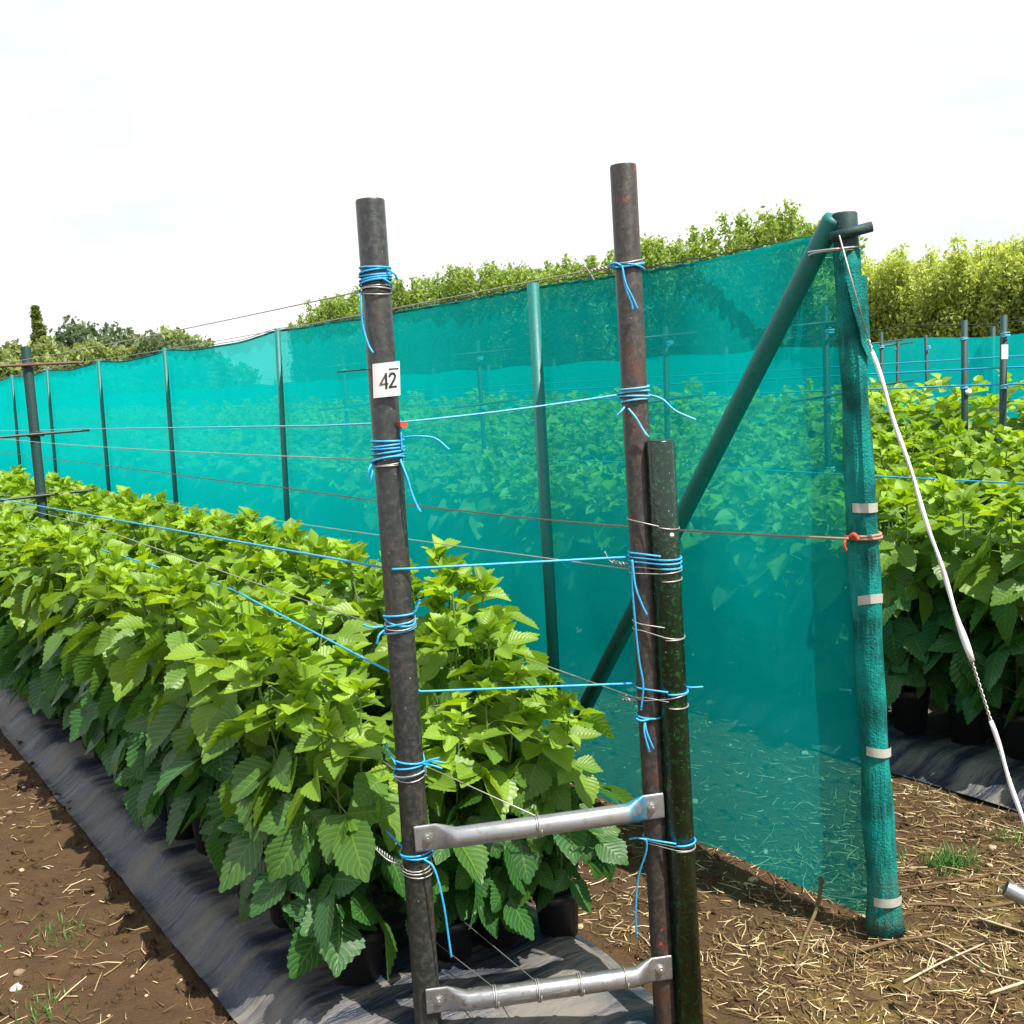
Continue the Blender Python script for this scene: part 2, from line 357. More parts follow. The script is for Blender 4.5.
def plant_mesh(seed,h,low=False):
    r=np.random.default_rng(seed); lv=MB(); st=MB(); ncane=4 if not low else 3
    for c in range(ncane):
        a0=2*PI*c/ncane+r.uniform(-.4,.4); hh=h*r.uniform(.86,1.05); lean=r.uniform(.04,.13)
        def pt(s): return np.array([math.cos(a0)*(.03+lean*s**1.3),math.sin(a0)*(.03+lean*s**1.3),.19+(hh-.19)*s])
        st.tube([pt(s) for s in np.linspace(0,.97,7)],.0055,5,False,r2=.003)
        ph=r.uniform(0,6.28); nn=int(12*hh/1.0)
        for k in range(nn):
            s=.04+.94*(k+.5)/nn; ph+=2.4+r.normal(0,.3)
            out=np.array([math.cos(ph),math.sin(ph),0]); o2=np.array([math.cos(a0),math.sin(a0),0]); out=out+.45*o2; out/=np.linalg.norm(out)
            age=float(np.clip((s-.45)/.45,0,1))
            if s<.75: L=r.uniform(.135,.195); pe=r.uniform(.06,.12); pit=r.uniform(-1.1,-.3)
            else:
                q=(s-.75)/.25; L=(1-q)*.14+q*.075; L*=r.uniform(.85,1.2); pe=.07-.045*q; pit=r.uniform(-.45,.2)+.75*q
            if s<.3: pit-=.2; pe+=.03
            P0=pt(s); Pe=P0+out*pe*.9+np.array([0,0,pe*r.uniform(.2,.55)])
            if not low: st.tube([P0,P0*.45+Pe*.55+np.array([0,0,.01]),Pe],.0022,4,False,r2=.0014)
            d=out*math.cos(pit)+np.array([0,0,math.sin(pit)])
            add_leaf(lv,Pe,d,L,age,r,low)
        top=pt(.985)                      # unopened tip
        for k in range(7 if not low else 3):
            a=r.uniform(0,6.28); pit=r.uniform(.5,1.35); d=np.array([math.cos(a)*math.cos(pit),math.sin(a)*math.cos(pit),math.sin(pit)])
            add_leaf(lv,top+np.array([0,0,r.uniform(-.02,.025)]),d,r.uniform(.045,.075),1.0,r,low,1 if k%2 else 3)
    return lv,st
pot=MB(); rings=[(.0,.066),(.15,.079),(.155,.086),(.19,.087),(.19,.079),(.172,.078)]
pv=[(rr*math.cos(2*PI*k/20),rr*math.sin(2*PI*k/20),z) for z,rr in rings for k in range(20)]
pot.add(pv,[(i*20+k,i*20+(k+1)%20,i*20+20+(k+1)%20,i*20+20+k) for i in range(len(rings)-1) for k in range(20)]+[tuple(range(19,-1,-1))])
pot_me=pot.mesh('pot',M['pot'])
so=MB(); so.add([(.0785*math.cos(2*PI*k/20),.0785*math.sin(2*PI*k/20),.174) for k in range(20)],[tuple(range(20))]); soil_me=so.mesh('compost',M['potsoil'])
VAR=[]
for i in range(8):
    lv,st=plant_mesh(100+i,1.0); VAR.append((lv.mesh('leaves',M['leaf']),st.mesh('stems',M['stem'],True)))
def plant(x,y,z,h,label,group,i,rz=None):
    o=thing('raspberry_plant',label,'plant',(x,y,z),group); o.rotation_euler=(random.gauss(0,.03),random.gauss(0,.03),random.uniform(0,6.28) if rz is None else rz); o.scale=(h,h,h) if h>.9 else (h*1.12,h*1.12,h)
    lm,sm=VAR[i%len(VAR)]
    for nm,me in (('leaves',lm),('stems',sm),('pot',pot_me)):
        c=bpy.data.objects.new(nm,me); C.objects.link(c); c.parent=o
        if nm=='pot':
            s=bpy.data.objects.new('compost',soil_me); C.objects.link(s); s.parent=c
    return o
SZ=.085
plants=[]; k=0
front={(0,0):('raspberry plant at the near bed end just behind the left pole',.78),
       (0,1):('second raspberry plant from the near end in the outer row of the left bed',.86),
       (0,2):('third raspberry plant from the near end in the outer row, beside the dusty plastic edge',.90),
       (1,0):('low raspberry plant at the bed end, seen between the two poles',.70),
       (1,1):('second raspberry plant from the near end in the row next to the net fence',.84),
       (1,2):('third raspberry plant from the near end in the row next to the net fence',.93)}
for row,(x0,y0) in enumerate(((1.15,2.50),(1.70,2.36))):
    gname=('outer row of raspberry plants on the left bed','inner row of raspberry plants on the left bed')[row]
    y=y0;j=0
    while y<22:
        lab,h=front.get((row,j),(('raspberry plant in the left bed, outer row facing the bare soil path','raspberry plant in the left bed, inner row facing the green net')[row],random.uniform(.87,.94)+(.06 if row else 0)))
        plant(x0+random.gauss(0,.02),y,SZ,h,lab,gname if (row,j) not in front else None,k); k+=1;j+=1
        y+=.21 if y<9 else .30
plant(1.42,2.44,SZ,.66,'small raspberry plant squeezed in right behind the left pole at the bed end',None,3)
plant(1.56,2.43,SZ,.74,'raspberry plant in the middle of the bed end, between the two rows',None,6)
for row,x0 in enumerate((3.98,4.52)):
    gname=('front row of raspberry plants right of the net fence','second row of raspberry plants right of the net fence')[row]
    y=.9+.1*row
    while y<11:
        plant(x0+random.gauss(0,.02),y,SZ,random.uniform(.96,1.04),('raspberry plant in the first row behind the green net, above the right plastic edge','raspberry plant in the second row behind the green net')[row],gname,k); k+=1
        y+=.24 if row==0 else .28
for row,x0 in enumerate((6.28,6.82)):
    y=2.2
    while y<9.5:
        plant(x0+random.gauss(0,.03),y,SZ,random.uniform(1.06,1.15),'raspberry plant in the middle bed between the two net fences','raspberry plants of the middle bed',k); k+=1
        y+=.34
print('plants',k)
# the rest of the crop, beyond counting: one object
lows=[]
for i in range(4):
    lv,_=plant_mesh(300+i,1.05,True); lows.append((np.array(lv.v),np.array([f+(f[-1],) if len(f)==3 else f for f in lv.f]),np.array(lv.at['age']),np.array(lv.at['var'])))
pos=[]
for x0 in (1.20,1.70): pos+=[(x0,y) for y in np.arange(22.2,58,.42)]
for x0 in (3.98,4.52): pos+=[(x0,y) for y in np.arange(11.2,44,.38)]
for x0 in (6.28,6.82): pos+=[(x0,y) for y in np.arange(9.7,44,.40)]
for x0 in (8.48,9.02): pos+=[(x0,y) for y in np.arange(3.0,44,.40)]
V=[];F=[];A=[];B=[];b=0
for (x,y) in pos:
    v,f,a,vr=lows[rng.integers(4)]; th=rng.uniform(0,6.28); s=rng.uniform(.98,1.12)*(1.22 if x>8 else 1.12 if x>6 else 1.); c_,s_=math.cos(th),math.sin(th)
    w=np.stack([(v[:,0]*c_-v[:,1]*s_)*s*1.15+x,(v[:,0]*s_+v[:,1]*c_)*s*1.15+y,v[:,2]*s+SZ],1); V.append(w);F.append(f+b);A.append(a);B.append(vr);b+=len(v)
V=np.concatenate(V).astype(np.float32);F=np.concatenate(F)
fl=[tuple(q[:3]) if q[2]==q[3] else tuple(q) for q in F.tolist()]
o=bpy.data.objects.new('raspberry_crop',mk_mesh('raspberry_crop',V,fl,M['leaf'],True,np.zeros((len(V),2))+[.25,.3],{'age':np.concatenate(A),'var':np.concatenate(B)})); C.objects.link(o)
o['kind']='stuff'; o['label']='rows of leafy raspberry plants receding into the distance beyond the nearer plants'; o['category']='crop'

# ------------------------------------------------------------------ trellis end frame with number tag
LB,LT=np.array([1.201,2.193,-.15]),np.array([1.171,2.213,2.025])
RB,RT=np.array([1.736,1.942,-.15]),np.array([1.696,1.970,2.095])
def lp(z): return LB+(LT-LB)*((z-LB[2])/(LT[2]-LB[2]))
def rp(z): return RB+(RT-RB)*((z-RB[2])/(RT[2]-RB[2]))
PR=.0325; PRR=.0305
cam_h=np.array([math.sin(R(34.4)),math.cos(R(34.4)),0]); cam_r=np.array([math.cos(R(34.4)),-math.sin(R(34.4)),0])
fr=thing('trellis_end_frame','rusty two-pole frame with silver rungs and a white tag reading 42','trellis frame',(1.46,2.07,0))
def pipe(mb,a,b,r,seg=20,wall=.004):
    a=np.array(a,float);b=np.array(b,float);d=(b-a)/np.linalg.norm(b-a)
    mb.tube([a,b-d*.004,b],[r,r,r-.0015],seg,False); mb.tube([b,b-d*.12],[r-wall]*2,seg,False)
    # rim
    ref=np.array([1.,0,0]) if abs(d[0])<.8 else np.array([0,1.,0]); x=np.cross(ref,d); x/=np.linalg.norm(x); y=np.cross(d,x)
    vs=[b+q*(x*math.cos(2*PI*k/seg)+y*math.sin(2*PI*k/seg)) for q in (r-.0015,r-wall) for k in range(seg)]
    mb.add(vs,[(k,(k+1)%seg,seg+(k+1)%seg,seg+k) for k in range(seg)])
m=MB(); pipe(m,LB,LT,PR); m.build('post',M['pole'],fr)
m=MB(); pipe(m,RB,RT,PRR); m.build('post',M['pole_rust'],fr,label='rustier right-hand post')
def rung(z0,z1,mat,label=None):
    p,q=lp(z0),rp(z1)
    d0=(q-p); d0[2]=0; d0/=np.linalg.norm(d0); nrm=np.array([d0[1],-d0[0],0])   # towards the camera side
    if nrm@cam_h>0: nrm=-nrm
    up_=np.array([0,0,.013]); a=p+nrm*(PR+.001)-d0*.004+up_; b=q+nrm*(PRR+.001)+d0*.010+up_
    D=b-a; Ln=np.linalg.norm(D); D/=Ln; upv=np.cross(nrm,D); upv/=np.linalg.norm(upv); upv*= np.sign(upv[2])
    vs=[];seg=18; st=[0,.005,.085,.12,.16,.84,.88,.915,.995,1]
    for s in st:
        e=min(s,1-s); k=np.clip((e-.085)/.075,0,1); k=k*k*(3-2*k)
        hw=.031*(1-k)+.0235*k; th=.0042*(1-k)+.0245*k
        cc=a+D*Ln*s+nrm*th
        for j in range(seg):
            an=2*PI*j/seg; ca,sa=math.cos(an),math.sin(an)
            if k<1:
                p_=.35+.65*k; ca=np.sign(ca)*abs(ca)**p_; sa=np.sign(sa)*abs(sa)**p_
            vs.append(cc+upv*hw*sa+nrm*th*ca)
    fs=[(i*seg+j,i*seg+(j+1)%seg,i*seg+seg+(j+1)%seg,i*seg+seg+j) for i in range(len(st)-1) for j in range(seg)]+[tuple(range(seg))[::-1],tuple((len(st)-1)*seg+j for j in range(seg))]
    mb=MB(); mb.add(vs,fs); ru=mb.build('rung',mat,fr,label=label)
    for cpt in (a+D*.03+nrm*.008,b-D*.03+nrm*.008):
        bm_=MB(); bm_.tube([cpt,cpt+nrm*.002],.0125,16); bm_.tube([cpt+nrm*.002,cpt+nrm*.008],.009,6); bm_.tube([cpt+nrm*.008,cpt+nrm*.013],[.004,.0035],10)
        bo=bm_.build('bolt',M['bolt'],smooth=False); bo.parent=ru
    return a,D,Ln,nrm,upv,ru
def rcoil(info,s,turns=2,gap=.005,r=.0014):
    a,D,Ln,nrm,upv,ru=info; path=[]; c=a+D*Ln*s+nrm*.0245
    for i in range(turns*14+1):
        an=2*PI*i/14; path.append(c+D*gap*i/14+(upv*math.sin(an)+nrm*math.cos(an))*.0262)
    return path,c
ri1=rung(.558,.576,M['galv_blue'],'upper rung with a smear of blue paint'); ri2=rung(.159,.164,M['galv'])
for info,ss in ((ri1,(.47,)),(ri2,(.26,.43,.60,.79))):
    for s in ss:
        p,_=rcoil(info,s,2 if s!=.79 else 1); m=MB(); m.tube(p,.0015,5); w=m.build('wire_coil',M['wire']); w.parent=info[5]
# number tag (bent a little round the post)
tz0,tz1=1.598,1.673; pc=lp(1.63); out=-cam_h
m=MB(); NU=8; W=.060; vs=[]
tagc=pc+out*(PR+.004)+cam_r*.012; tilt=.012
def tpt(u,w,off=0): # u,w in -.5...5
    return tagc+cam_r*(u*W+tilt*.0-w*-.002)+np.array([0,0,1])*(w*(tz1-tz0)+u*tilt*.35)-out*(.9*(u*W)**2/.05*.35)+out*off
for off in (.0,.0022):
    for j in range(2):
        for i in range(NU+1): vs.append(tpt(i/NU-.5,j-.5,off))
n=NU+1; fs=[]
for i in range(NU):
    fs.append((2*n+i,2*n+i+1,3*n+i+1,3*n+i)); fs.append((i,n+i,n+i+1,i+1)); fs.append((i,i+1,2*n+i+1,2*n+i)); fs.append((n+i,3*n+i,3*n+i+1,n+i+1))
fs+=[(0,2*n,3*n,n),(NU,n+NU,3*n+NU,2*n+NU)]
m.add(vs,fs); tg=m.build('number_tag',M['white'],fr,smooth=False)
def stroke(mb,pts,w=.0042):
    P=[tpt(u*.92+.02,v*.80-.04,.0031) for u,v in pts]
    for a,b in zip(P[:-1],P[1:]):
        d=(b-a); d/=np.linalg.norm(d); s=np.cross(out,d)*w/2; a2=a-d*w*.35; b2=b+d*w*.35
        mb.add([a2-s,b2-s,b2+s,a2+s],[(0,1,2,3)])
def kid(mb,name,mat,par):
    return mb.build(name,mat,par)
m=MB(); stroke(m,[(-.02,.26),(-.26,-.10)],.004); stroke(m,[(-.26,-.105),(.04,-.105)],.004); kid(m,'numeral',M['ink2'],tg)
m.v and None
m=MB(); stroke(m,[(-.02,.27),(-.02,-.26)],.0046); kid(m,'numeral_stroke',M['ink'],tg)
m=MB(); stroke(m,[(.12,.16),(.15,.235),(.22,.265),(.30,.24),(.34,.15),(.31,.05),(.22,-.09),(.12,-.225)],.0046); stroke(m,[(.115,-.235),(.37,-.235)],.0046); kid(m,'numeral',M['ink'],tg)
m=MB(); stroke(m,[(.12,.42),(.46,.41)],.0032); kid(m,'ink_mark',M['ink'],tg)

# green pole tied to the right post
m=MB(); GB,GT=np.array([1.768,1.893,-.1]),np.array([1.734,1.913,1.466]); m.tube([GB,GT-np.array([0,0,.004]),GT],[.034,.034,.032],24)
gp=m.build('green_pole',M['green_pole']); tag(gp,'shorter glossy dark green pole wired to the right post of the frame','pole')
def gpp(z): return GB+(GT-GB)*((z-GB[2])/(GT[2]-GB[2]))

# ------------------------------------------------------------------ wraps, twine and wires
def coilpath(c,r,turns,h,seed=0,tilt=.10,n=16,start=0.):
    rr=np.random.default_rng(seed); P=[]
    tx,ty=rr.normal(0,tilt,2)
    N=int(turns*n)
    for i in range(N+1):
        a=start+2*PI*i/n; q=i/N
        if i%n==0: tx,ty=rr.normal(0,tilt*2.2,2); dr=abs(rr.normal(0,.0022))
        r_=r+dr+.0012*math.sin(a*1.7+seed); P.append(np.array(c)+np.array([r_*math.cos(a),r_*math.sin(a),h*(q-.5)+r*(tx*math.cos(a)+ty*math.sin(a))*.5]))
    return P
def oval(c1,c2,r1,r2,turns,h,seed=0,tilt=.05,n=12):
    """loop round two poles"""
    c1=np.array(c1);c2=np.array(c2); d=c2-c1; d[2]=0; L=np.linalg.norm(d); d/=L; s=np.array([-d[1],d[0],0]); rr=np.random.default_rng(seed); P=[]
    one=[c2+r2*(d*math.cos(a)+s*math.sin(a)) for a in np.linspace(-PI/2,PI/2,n)]+[c1+r1*(d*math.cos(a)+s*math.sin(a)) for a in np.linspace(PI/2,3*PI/2,n)]
    tl=[]
    for k in range(turns):
        t=rr.normal(0,tilt)
        for i,p in enumerate(one): tl.append(np.array([p[0],p[1],c1[2]+h*((k+i/len(one))/turns-.5)+((p-c1)@d)*t]))
    tl.append(tl[0]+np.array([0,0,h])); return tl
def spline(P,n=10):
    P=[np.array(p,float) for p in P]; Q=[P[0]*2-P[1]]+P+[P[-1]*2-P[-2]]; o=[]
    for i in range(1,len(Q)-2):
        for k in range(n):
            t=k/n; o.append(.5*((2*Q[i])+(-Q[i-1]+Q[i+1])*t+(2*Q[i-1]-5*Q[i]+4*Q[i+1]-Q[i+2])*t*t+(-Q[i-1]+3*Q[i]-3*Q[i+1]+Q[i+2])*t**3))
    o.append(P[-1]); return o
def sag(a,b,s=.0,n=14):
    a=np.array(a);b=np.array(b); return [a+(b-a)*t-np.array([0,0,s*4*t*(1-t)]) for t in np.linspace(0,1,n)]
def rel(p,r=0,u=0,f=0): return p+cam_r*r+np.array([0,0,u])+cam_h*f     # offset: right, up, forward (m)
TR=.0025
def tie(pole,z,turns,h,label,tails=(),r=PR,seed=0,mat='twine',wire=None,other=None):
    """blue twine wrapped round a post: coil > loose ends"""
    c=pole(z); o=thing('twine_tie',label,'twine tie',tuple(c))
    m=MB()
    if other is None:
        m.tube(coilpath(c,r+TR*.9,turns,h,seed),TR,6)
    else: m.tube(oval(c,other(z),r+TR,.034+TR,turns,h,seed),TR,6)
    m.build('coil',M[mat],o)
    for tp in tails:
        m=MB(); P=spline([rel(c,*q) for q in tp]); m.tube(P,TR,6); m.tube([P[-1],P[-1]+(P[-1]-P[-2])*.4],[TR*1.4,TR*.6],6); m.build('loose_end',M[mat],o)
    if wire is not None:
        m=MB(); zz=c+np.array([0,0,wire[0]])
        m.tube(coilpath(zz,r+.002,wire[1],wire[2],seed+50,.12) if other is None else oval(zz,other(z+wire[0]),r+.002,.036,wire[1],wire[2],seed+50,.1),.0016,5); m.build('wire_turns',M['wire'],o)
    return o
F_=-(PR+.006)
tie(lp,1.860,5,.040,'blue twine wound round the left pole near its top, above the number tag',[[(.030,.010,F_*.6),(.045,.0,-.03),(.05,-.012,-.02)],[(-.03,-.035,F_*.5),(-.032,-.07,-.03),(-.03,-.11,-.03),(-.02,-.15,-.036),(-.010,-.17,-.04)],[(.02,-.01,F_),(.036,-.022,-.02),(.030,-.036,-.005)]],seed=1,wire=(-.034,3,.014))
tie(lp,1.470,6,.052,'thick blue twine band with long frayed ends on the left pole below the number tag',
    [[(.03,-.02,F_*.7),(.045,-.06,-.04),(.055,-.10,-.045),(.068,-.135,-.045)],[(.03,-.02,F_*.6),(.04,-.05,-.03),(.058,-.11,-.035),(.070,-.137,-.035)],[(.03,-.018,F_*.5),(.036,-.045,-.025),(.042,-.066,-.03)],
     [(-.03,-.02,F_*.3),(-.04,-.035,-.03),(-.046,-.055,-.03)],[(-.03,-.02,F_*.3),(-.035,-.05,-.03),(-.04,-.068,-.03)],
     [(.035,.03,-.01),(.07,.032,-.02),(.11,.025,-.02),(.14,.0,-.03)],[(.034,.0,-.02),(.034,.04,-.02),(.034,.068,-.01)]],seed=2,wire=(-.03,2,.010))
tie(lp,1.075,4,.05,'tangled blue twine knot on the left pole level with the plant tops',[[(-.03,-.005,F_*.3),(-.06,-.002,-.03),(-.08,.002,-.02)],[(-.03,-.01,F_*.3),(-.045,-.02,-.03),(-.052,-.04,-.03)],[(.03,.02,F_*.4),(.04,.03,-.02),(.05,.055,-.02)]],seed=3,wire=(-.006,3,.03))
tie(lp,.735,3,.034,'blue twine tied on the left pole with a frayed tuft, above the upper rung',[[(.03,.008,F_*.4),(.055,.015,-.02),(.08,.010,-.02)],[(.03,.008,F_*.4),(.055,.008,-.03),(.076,.0,-.03)],[(.03,.01,F_*.4),(.05,.018,-.02),(.07,.022,-.02)],[(-.03,.01,-.02),(-.045,.03,.0),(-.055,.05,.02)]],seed=4,wire=(-.016,3,.012))
tie(lp,.523,2,.010,'blue twine turn with one long hanging end just under the upper rung',[[(.02,.0,F_),(.045,-.02,-.05),(.062,-.10,-.055),(.070,-.19,-.05),(.074,-.235,-.05)]],seed=5,wire=(-.035,3,.03))
tie(rp,1.866,2,.012,'blue bow tied round the top of the right pole',[[(-.02,0,F_),(-.034,.006,-.04),(-.046,.002,-.03),(-.03,-.004,-.04)],[(-.018,0,F_),(-.012,-.05,F_*1.2),(.0,-.085,F_*1.2),(.002,-.10,F_*1.2)],[(-.018,0,F_),(-.012,-.04,F_*1.2),(.003,-.075,F_*1.25),(.013,-.098,F_*1.2)]],r=PRR,seed=6,wire=(.010,2,.012))
tie(rp,1.572,4,.04,'pale blue twine wound round the right pole with an end reaching out over the net',[[(.03,.0,-.015),(.06,-.012,-.03),(.09,-.04,-.03),(.135,-.062,-.03)],[(-.02,-.03,F_),(-.005,-.05,F_*1.2),(.012,-.08,F_*1.2),(.024,-.097,-.045)],[(-.02,-.03,F_),(.0,-.06,F_*1.2),(.018,-.093,F_*1.2)],[(-.025,-.025,F_*.5),(-.035,-.035,-.03),(-.045,-.045,-.03)]],r=PRR,seed=7,mat='twine2')
tie(rp,1.187,3,.030,'blue twine looped round both the rusty and the green pole with a long hanging strand',[[(-.028,.0,F_*.6),(-.03,-.08,-.035),(-.026,-.16,-.035),(-.02,-.24,-.035),(-.012,-.30,-.035),(-.018,-.36,-.03)],[(-.028,.0,F_*.6),(-.024,-.06,-.038),(-.012,-.10,-.042),(.0,-.128,-.045)]],r=PRR,seed=8,wire=(-.032,2,.03),other=gpp)
tie(rp,.872,1,.006,'single blue loop round the two right-hand poles with a short end sticking out right',[[(.07,.0,-.0),(.095,.0,-.02),(.125,.0,-.02)]],r=PRR,seed=9,wire=(-.025,2,.016),other=gpp)
tie(rp,.803,2,.008,'small blue bow knotted on the right pole above the upper rung',[[(-.01,.0,F_),(-.028,.0,-.045),(-.04,.004,-.04)],[(-.02,0,F_),(-.022,-.03,F_*1.2),(-.012,-.075,F_*1.2)],[(-.02,0,F_),(-.016,-.03,F_*1.2),(-.002,-.068,F_*1.2)]],r=PRR,seed=10)
tie(rp,.497,1,.006,'blue loop below the upper rung with a strand hanging to the straw',[[(-.028,.0,F_*.6),(-.03,-.03,-.02),(-.05,-.10,-.01),(-.058,-.19,-.0),(-.056,-.26,.01)],[(-.025,.0,-.02),(-.05,.006,-.02),(-.07,.004,-.02)]],r=PRR,seed=11,wire=(-.008,2,.012),other=gpp)
for z,lb in ((1.277,'uppermost thin wire hoop holding the green pole against the rusty pole'),(1.018,'pair of thin wire hoops holding the green and rusty poles together at mid height')):
    m=MB(); m.tube(oval(rp(z),gpp(z),PRR+.002,.036,1 if z>1.2 else 2,.03 if z<1.2 else .003,int(z*100),.12),.0015,5); tag(m.build('wire_hoop',M['wire']),lb,'wire hoop')
# white paint spot on the green pole belongs to the pole
sp=gpp(1.246); m=MB(); dd=sp-np.array([0,0,0]); nn=-cam_h*.93+cam_r*.37; nn/=np.linalg.norm(nn); xx=np.cross(nn,[0,0,1.]); yy=np.array([0,0,1.])
m.tube([sp+nn*.0325,sp+nn*.0352],.0055,12); ps=m.build('paint_spot',M['white'],gp)

# far intermediate trellis post of the left bed
FPx,FPy=1.45,7.30
fp=thing('trellis_post','grey-green post with three crossbars standing among the left bed plants','trellis post',(FPx,FPy,0))
m=MB(); pipe(m,(1.462,FPy,0),(1.436,FPy,1.975),.031,16); m.build('post',M['pole_dark'],fp)
ARM={}
for z in (1.86,1.435,1.055):
    m=MB(); m.tube(sag((1.16,FPy-.045,z-.004),(1.76,FPy-.045,z+.014)),.009,8); m.tube(coilpath((1.45,FPy-.0,z),.045,2,.02,3,.1),.004,6); m.build('crossbar',M['rustwire'] if z>1.8 else M['darkwire'],fp)
    ARM[z]=(np.array([1.18,FPy-.045,z]),np.array([1.72,FPy-.045,z+.01]))
def line(name,label,cat,P,r,mat,grp=None):
    m=MB(); m.tube(P,r,6); return tag(m.build(name,mat),label,cat,grp)
def far_end(z,side): return np.array([ARM[z][side][0],26.,z-.01])
# blue twines
line('twine','blue twine from the right pole past the left pole at head height','twine',sag(rp(1.575)-cam_r*PRR,lp(1.533)+cam_h*.036+cam_r*.03,.004)+sag(lp(1.529)-cam_r*.02+cam_h*.034,ARM[1.435][1]+np.array([0,0,.012]),.0)[1:]+sag(ARM[1.435][1]+np.array([0,0,.012]),far_end(1.435,1),.06)[1:],.0026,M['twine2'])
line('twine','bright blue twine running low over the left bed from pole to far post','twine',sag(rp(1.19)-cam_r*PRR,lp(1.205)-cam_h*.036,.0)+sag(lp(1.205)-cam_h*.036,ARM[1.055][0]+np.array([0,0,.012]),.0)[1:]+sag(ARM[1.055][0]+np.array([0,0,.012]),far_end(1.055,0),.05)[1:],.0031,M['twine'])
line('twine','blue twine joining the two poles among the upper leaves','twine',sag(rp(.882)-cam_r*PRR,lp(.905)+cam_r*.034+cam_h*.02,.0)+[lp(.93)+cam_h*.034]+sag(lp(.953)-cam_r*.03+cam_h*.02,np.array([1.19,3.3,1.01]),.0)[1:]+[np.array([1.19,5.,.98]),np.array([1.19,8.,.95])],.0029,M['twine'])
line('twine','short blue twine reaching back into the leaves beneath the upper rung','twine',sag(lp(.53)-cam_r*.03+cam_h*.01,np.array([1.17,2.62,.60]),.0)+[np.array([1.17,3.2,.66])],.0027,M['twine'])
# wires
line('wire','thin grey wire rising against the sky to the left pole','wire',sag(far_end(1.86,0),ARM[1.86][0],.04)+sag(ARM[1.86][0],lp(1.828)-cam_r*PR,.01)[1:],.0017,M['wire'])
line('wire','thin grey wire from the right pole top along the net edge to the far post','wire',sag(far_end(1.86,1),ARM[1.86][1],.04)+sag(ARM[1.86][1],rp(1.872)-cam_r*PRR,.015)[1:],.0017,M['wire'])
line('wire','pale wire from the far post to the blue band on the left pole','wire',sag(far_end(1.435,0),ARM[1.435][0],.04)+sag(ARM[1.435][0],lp(1.452)-cam_r*PR,.012)[1:],.0017,M['wire'])
line('wire','thin pale wire crossing the net from the right pole down to the plant tops','wire',sag(ARM[1.055][1],rp(1.160)-cam_r*PRR,.01),.0016,M['wire'])
line('wire','thin grey wire lying over the outer row of leaves up to the tangled knot','wire',[np.array([1.17,8.,1.04])]+sag(np.array([1.18,5.,1.08]),lp(1.07)-cam_r*.05,.0),.0017,M['wire'])
line('wire','grey wire sunk in the leaves leading to the frayed tuft on the left pole','wire',[np.array([1.14,4.5,.78])]+sag(np.array([1.15,3.2,.80]),lp(.725)-cam_r*PR,.0),.0017,M['wire'])
line('wire','wire from the right pole among the leaves near the small blue bow','wire',sag(np.array([1.72,3.6,.88]),rp(.845)-cam_r*PRR,.0),.0016,M['wire'])
def twisted(a,b,r=.0016,amp=.004,turns=8):
    a=np.array(a);b=np.array(b);d=(b-a);L=np.linalg.norm(d);d/=L;x=np.cross(d,[0,0,1.]);x/=np.linalg.norm(x);y=np.cross(d,x)
    out_=[]; turns=min(turns,max(2,int(L/.014)))
    for ph in (0,PI): out_.append([a+(b-a)*t+amp*(x*math.cos(turns*2*PI*t+ph)+y*math.sin(turns*2*PI*t+ph)) for t in np.linspace(0,1,turns*8)])
    return out_
def twist_wire(label,a,b,tail):
    m=MB()
    for p in twisted(a,b): m.tube(p,.0015,5)
    m.tube(spline([a]+tail),.0016,5); return tag(m.build('twisted_wire',M['wire']),label,'wire')
twist_wire('twisted wire stay pulled taut to the left pole below the upper rung',lp(.49)-cam_r*.034,lp(.53)-cam_r*.105+cam_h*.03,[lp(.53)-cam_r*.105+cam_h*.03,np.array([1.12,2.7,.66])])
twist_wire('twisted wire tail beside the tie near the right pole at leaf height',rp(1.172)-cam_r*.036,rp(1.18)-cam_r*.075,[rp(1.18)-cam_r*.075,rp(1.205)-cam_r*.09])
twist_wire('curled wire end beside the loop just above the small blue bow',rp(.838)-cam_r*.034,rp(.846)-cam_r*.066,[rp(.846)-cam_r*.066,rp(.86)-cam_r*.058+cam_h*-.02])
twist_wire('bent wire ends sticking out left of the blue bow at the right pole top',rp(1.868)-cam_r*.034,rp(1.862)-cam_r*.085,[rp(1.862)-cam_r*.085,rp(1.84)-cam_r*.08,rp(1.872)-cam_r*.10,rp(1.856)-cam_r*.115])
for i,s in enumerate((.26,.43)):
    p,c=rcoil(ri2,s); line('wire',('thin wire from the lower rung back to the left-hand pot','thin wire from the lower rung back to the middle pot')[i],'wire',[c+ri2[4]*.026,np.array([[1.25,2.62,.27],[1.33,2.72,.33]][i])],.0014,M['darkwire'])
line('wire','thin wire from the upper rung into the hanging leaves','wire',[rcoil(ri1,.47)[1]+ri1[4]*.026,np.array([1.31,2.55,.66])],.0015,M['wire'])
line('wire_peg','thin dark wire peg sticking out left of the number tag','wire peg',sag(pc-cam_r*.10+out*.01+np.array([0,0,.022]),pc-cam_r*.028+out*.02+np.array([0,0,.025]),0),.002,M['darkwire'])
m=MB(); m.box(lp(1.53)+cam_r*.040-cam_h*.02,(.018,.010,.012)); tag(m.build('twine_clip',M['red'],smooth=False),'small red clip on the right side of the left pole','clip')

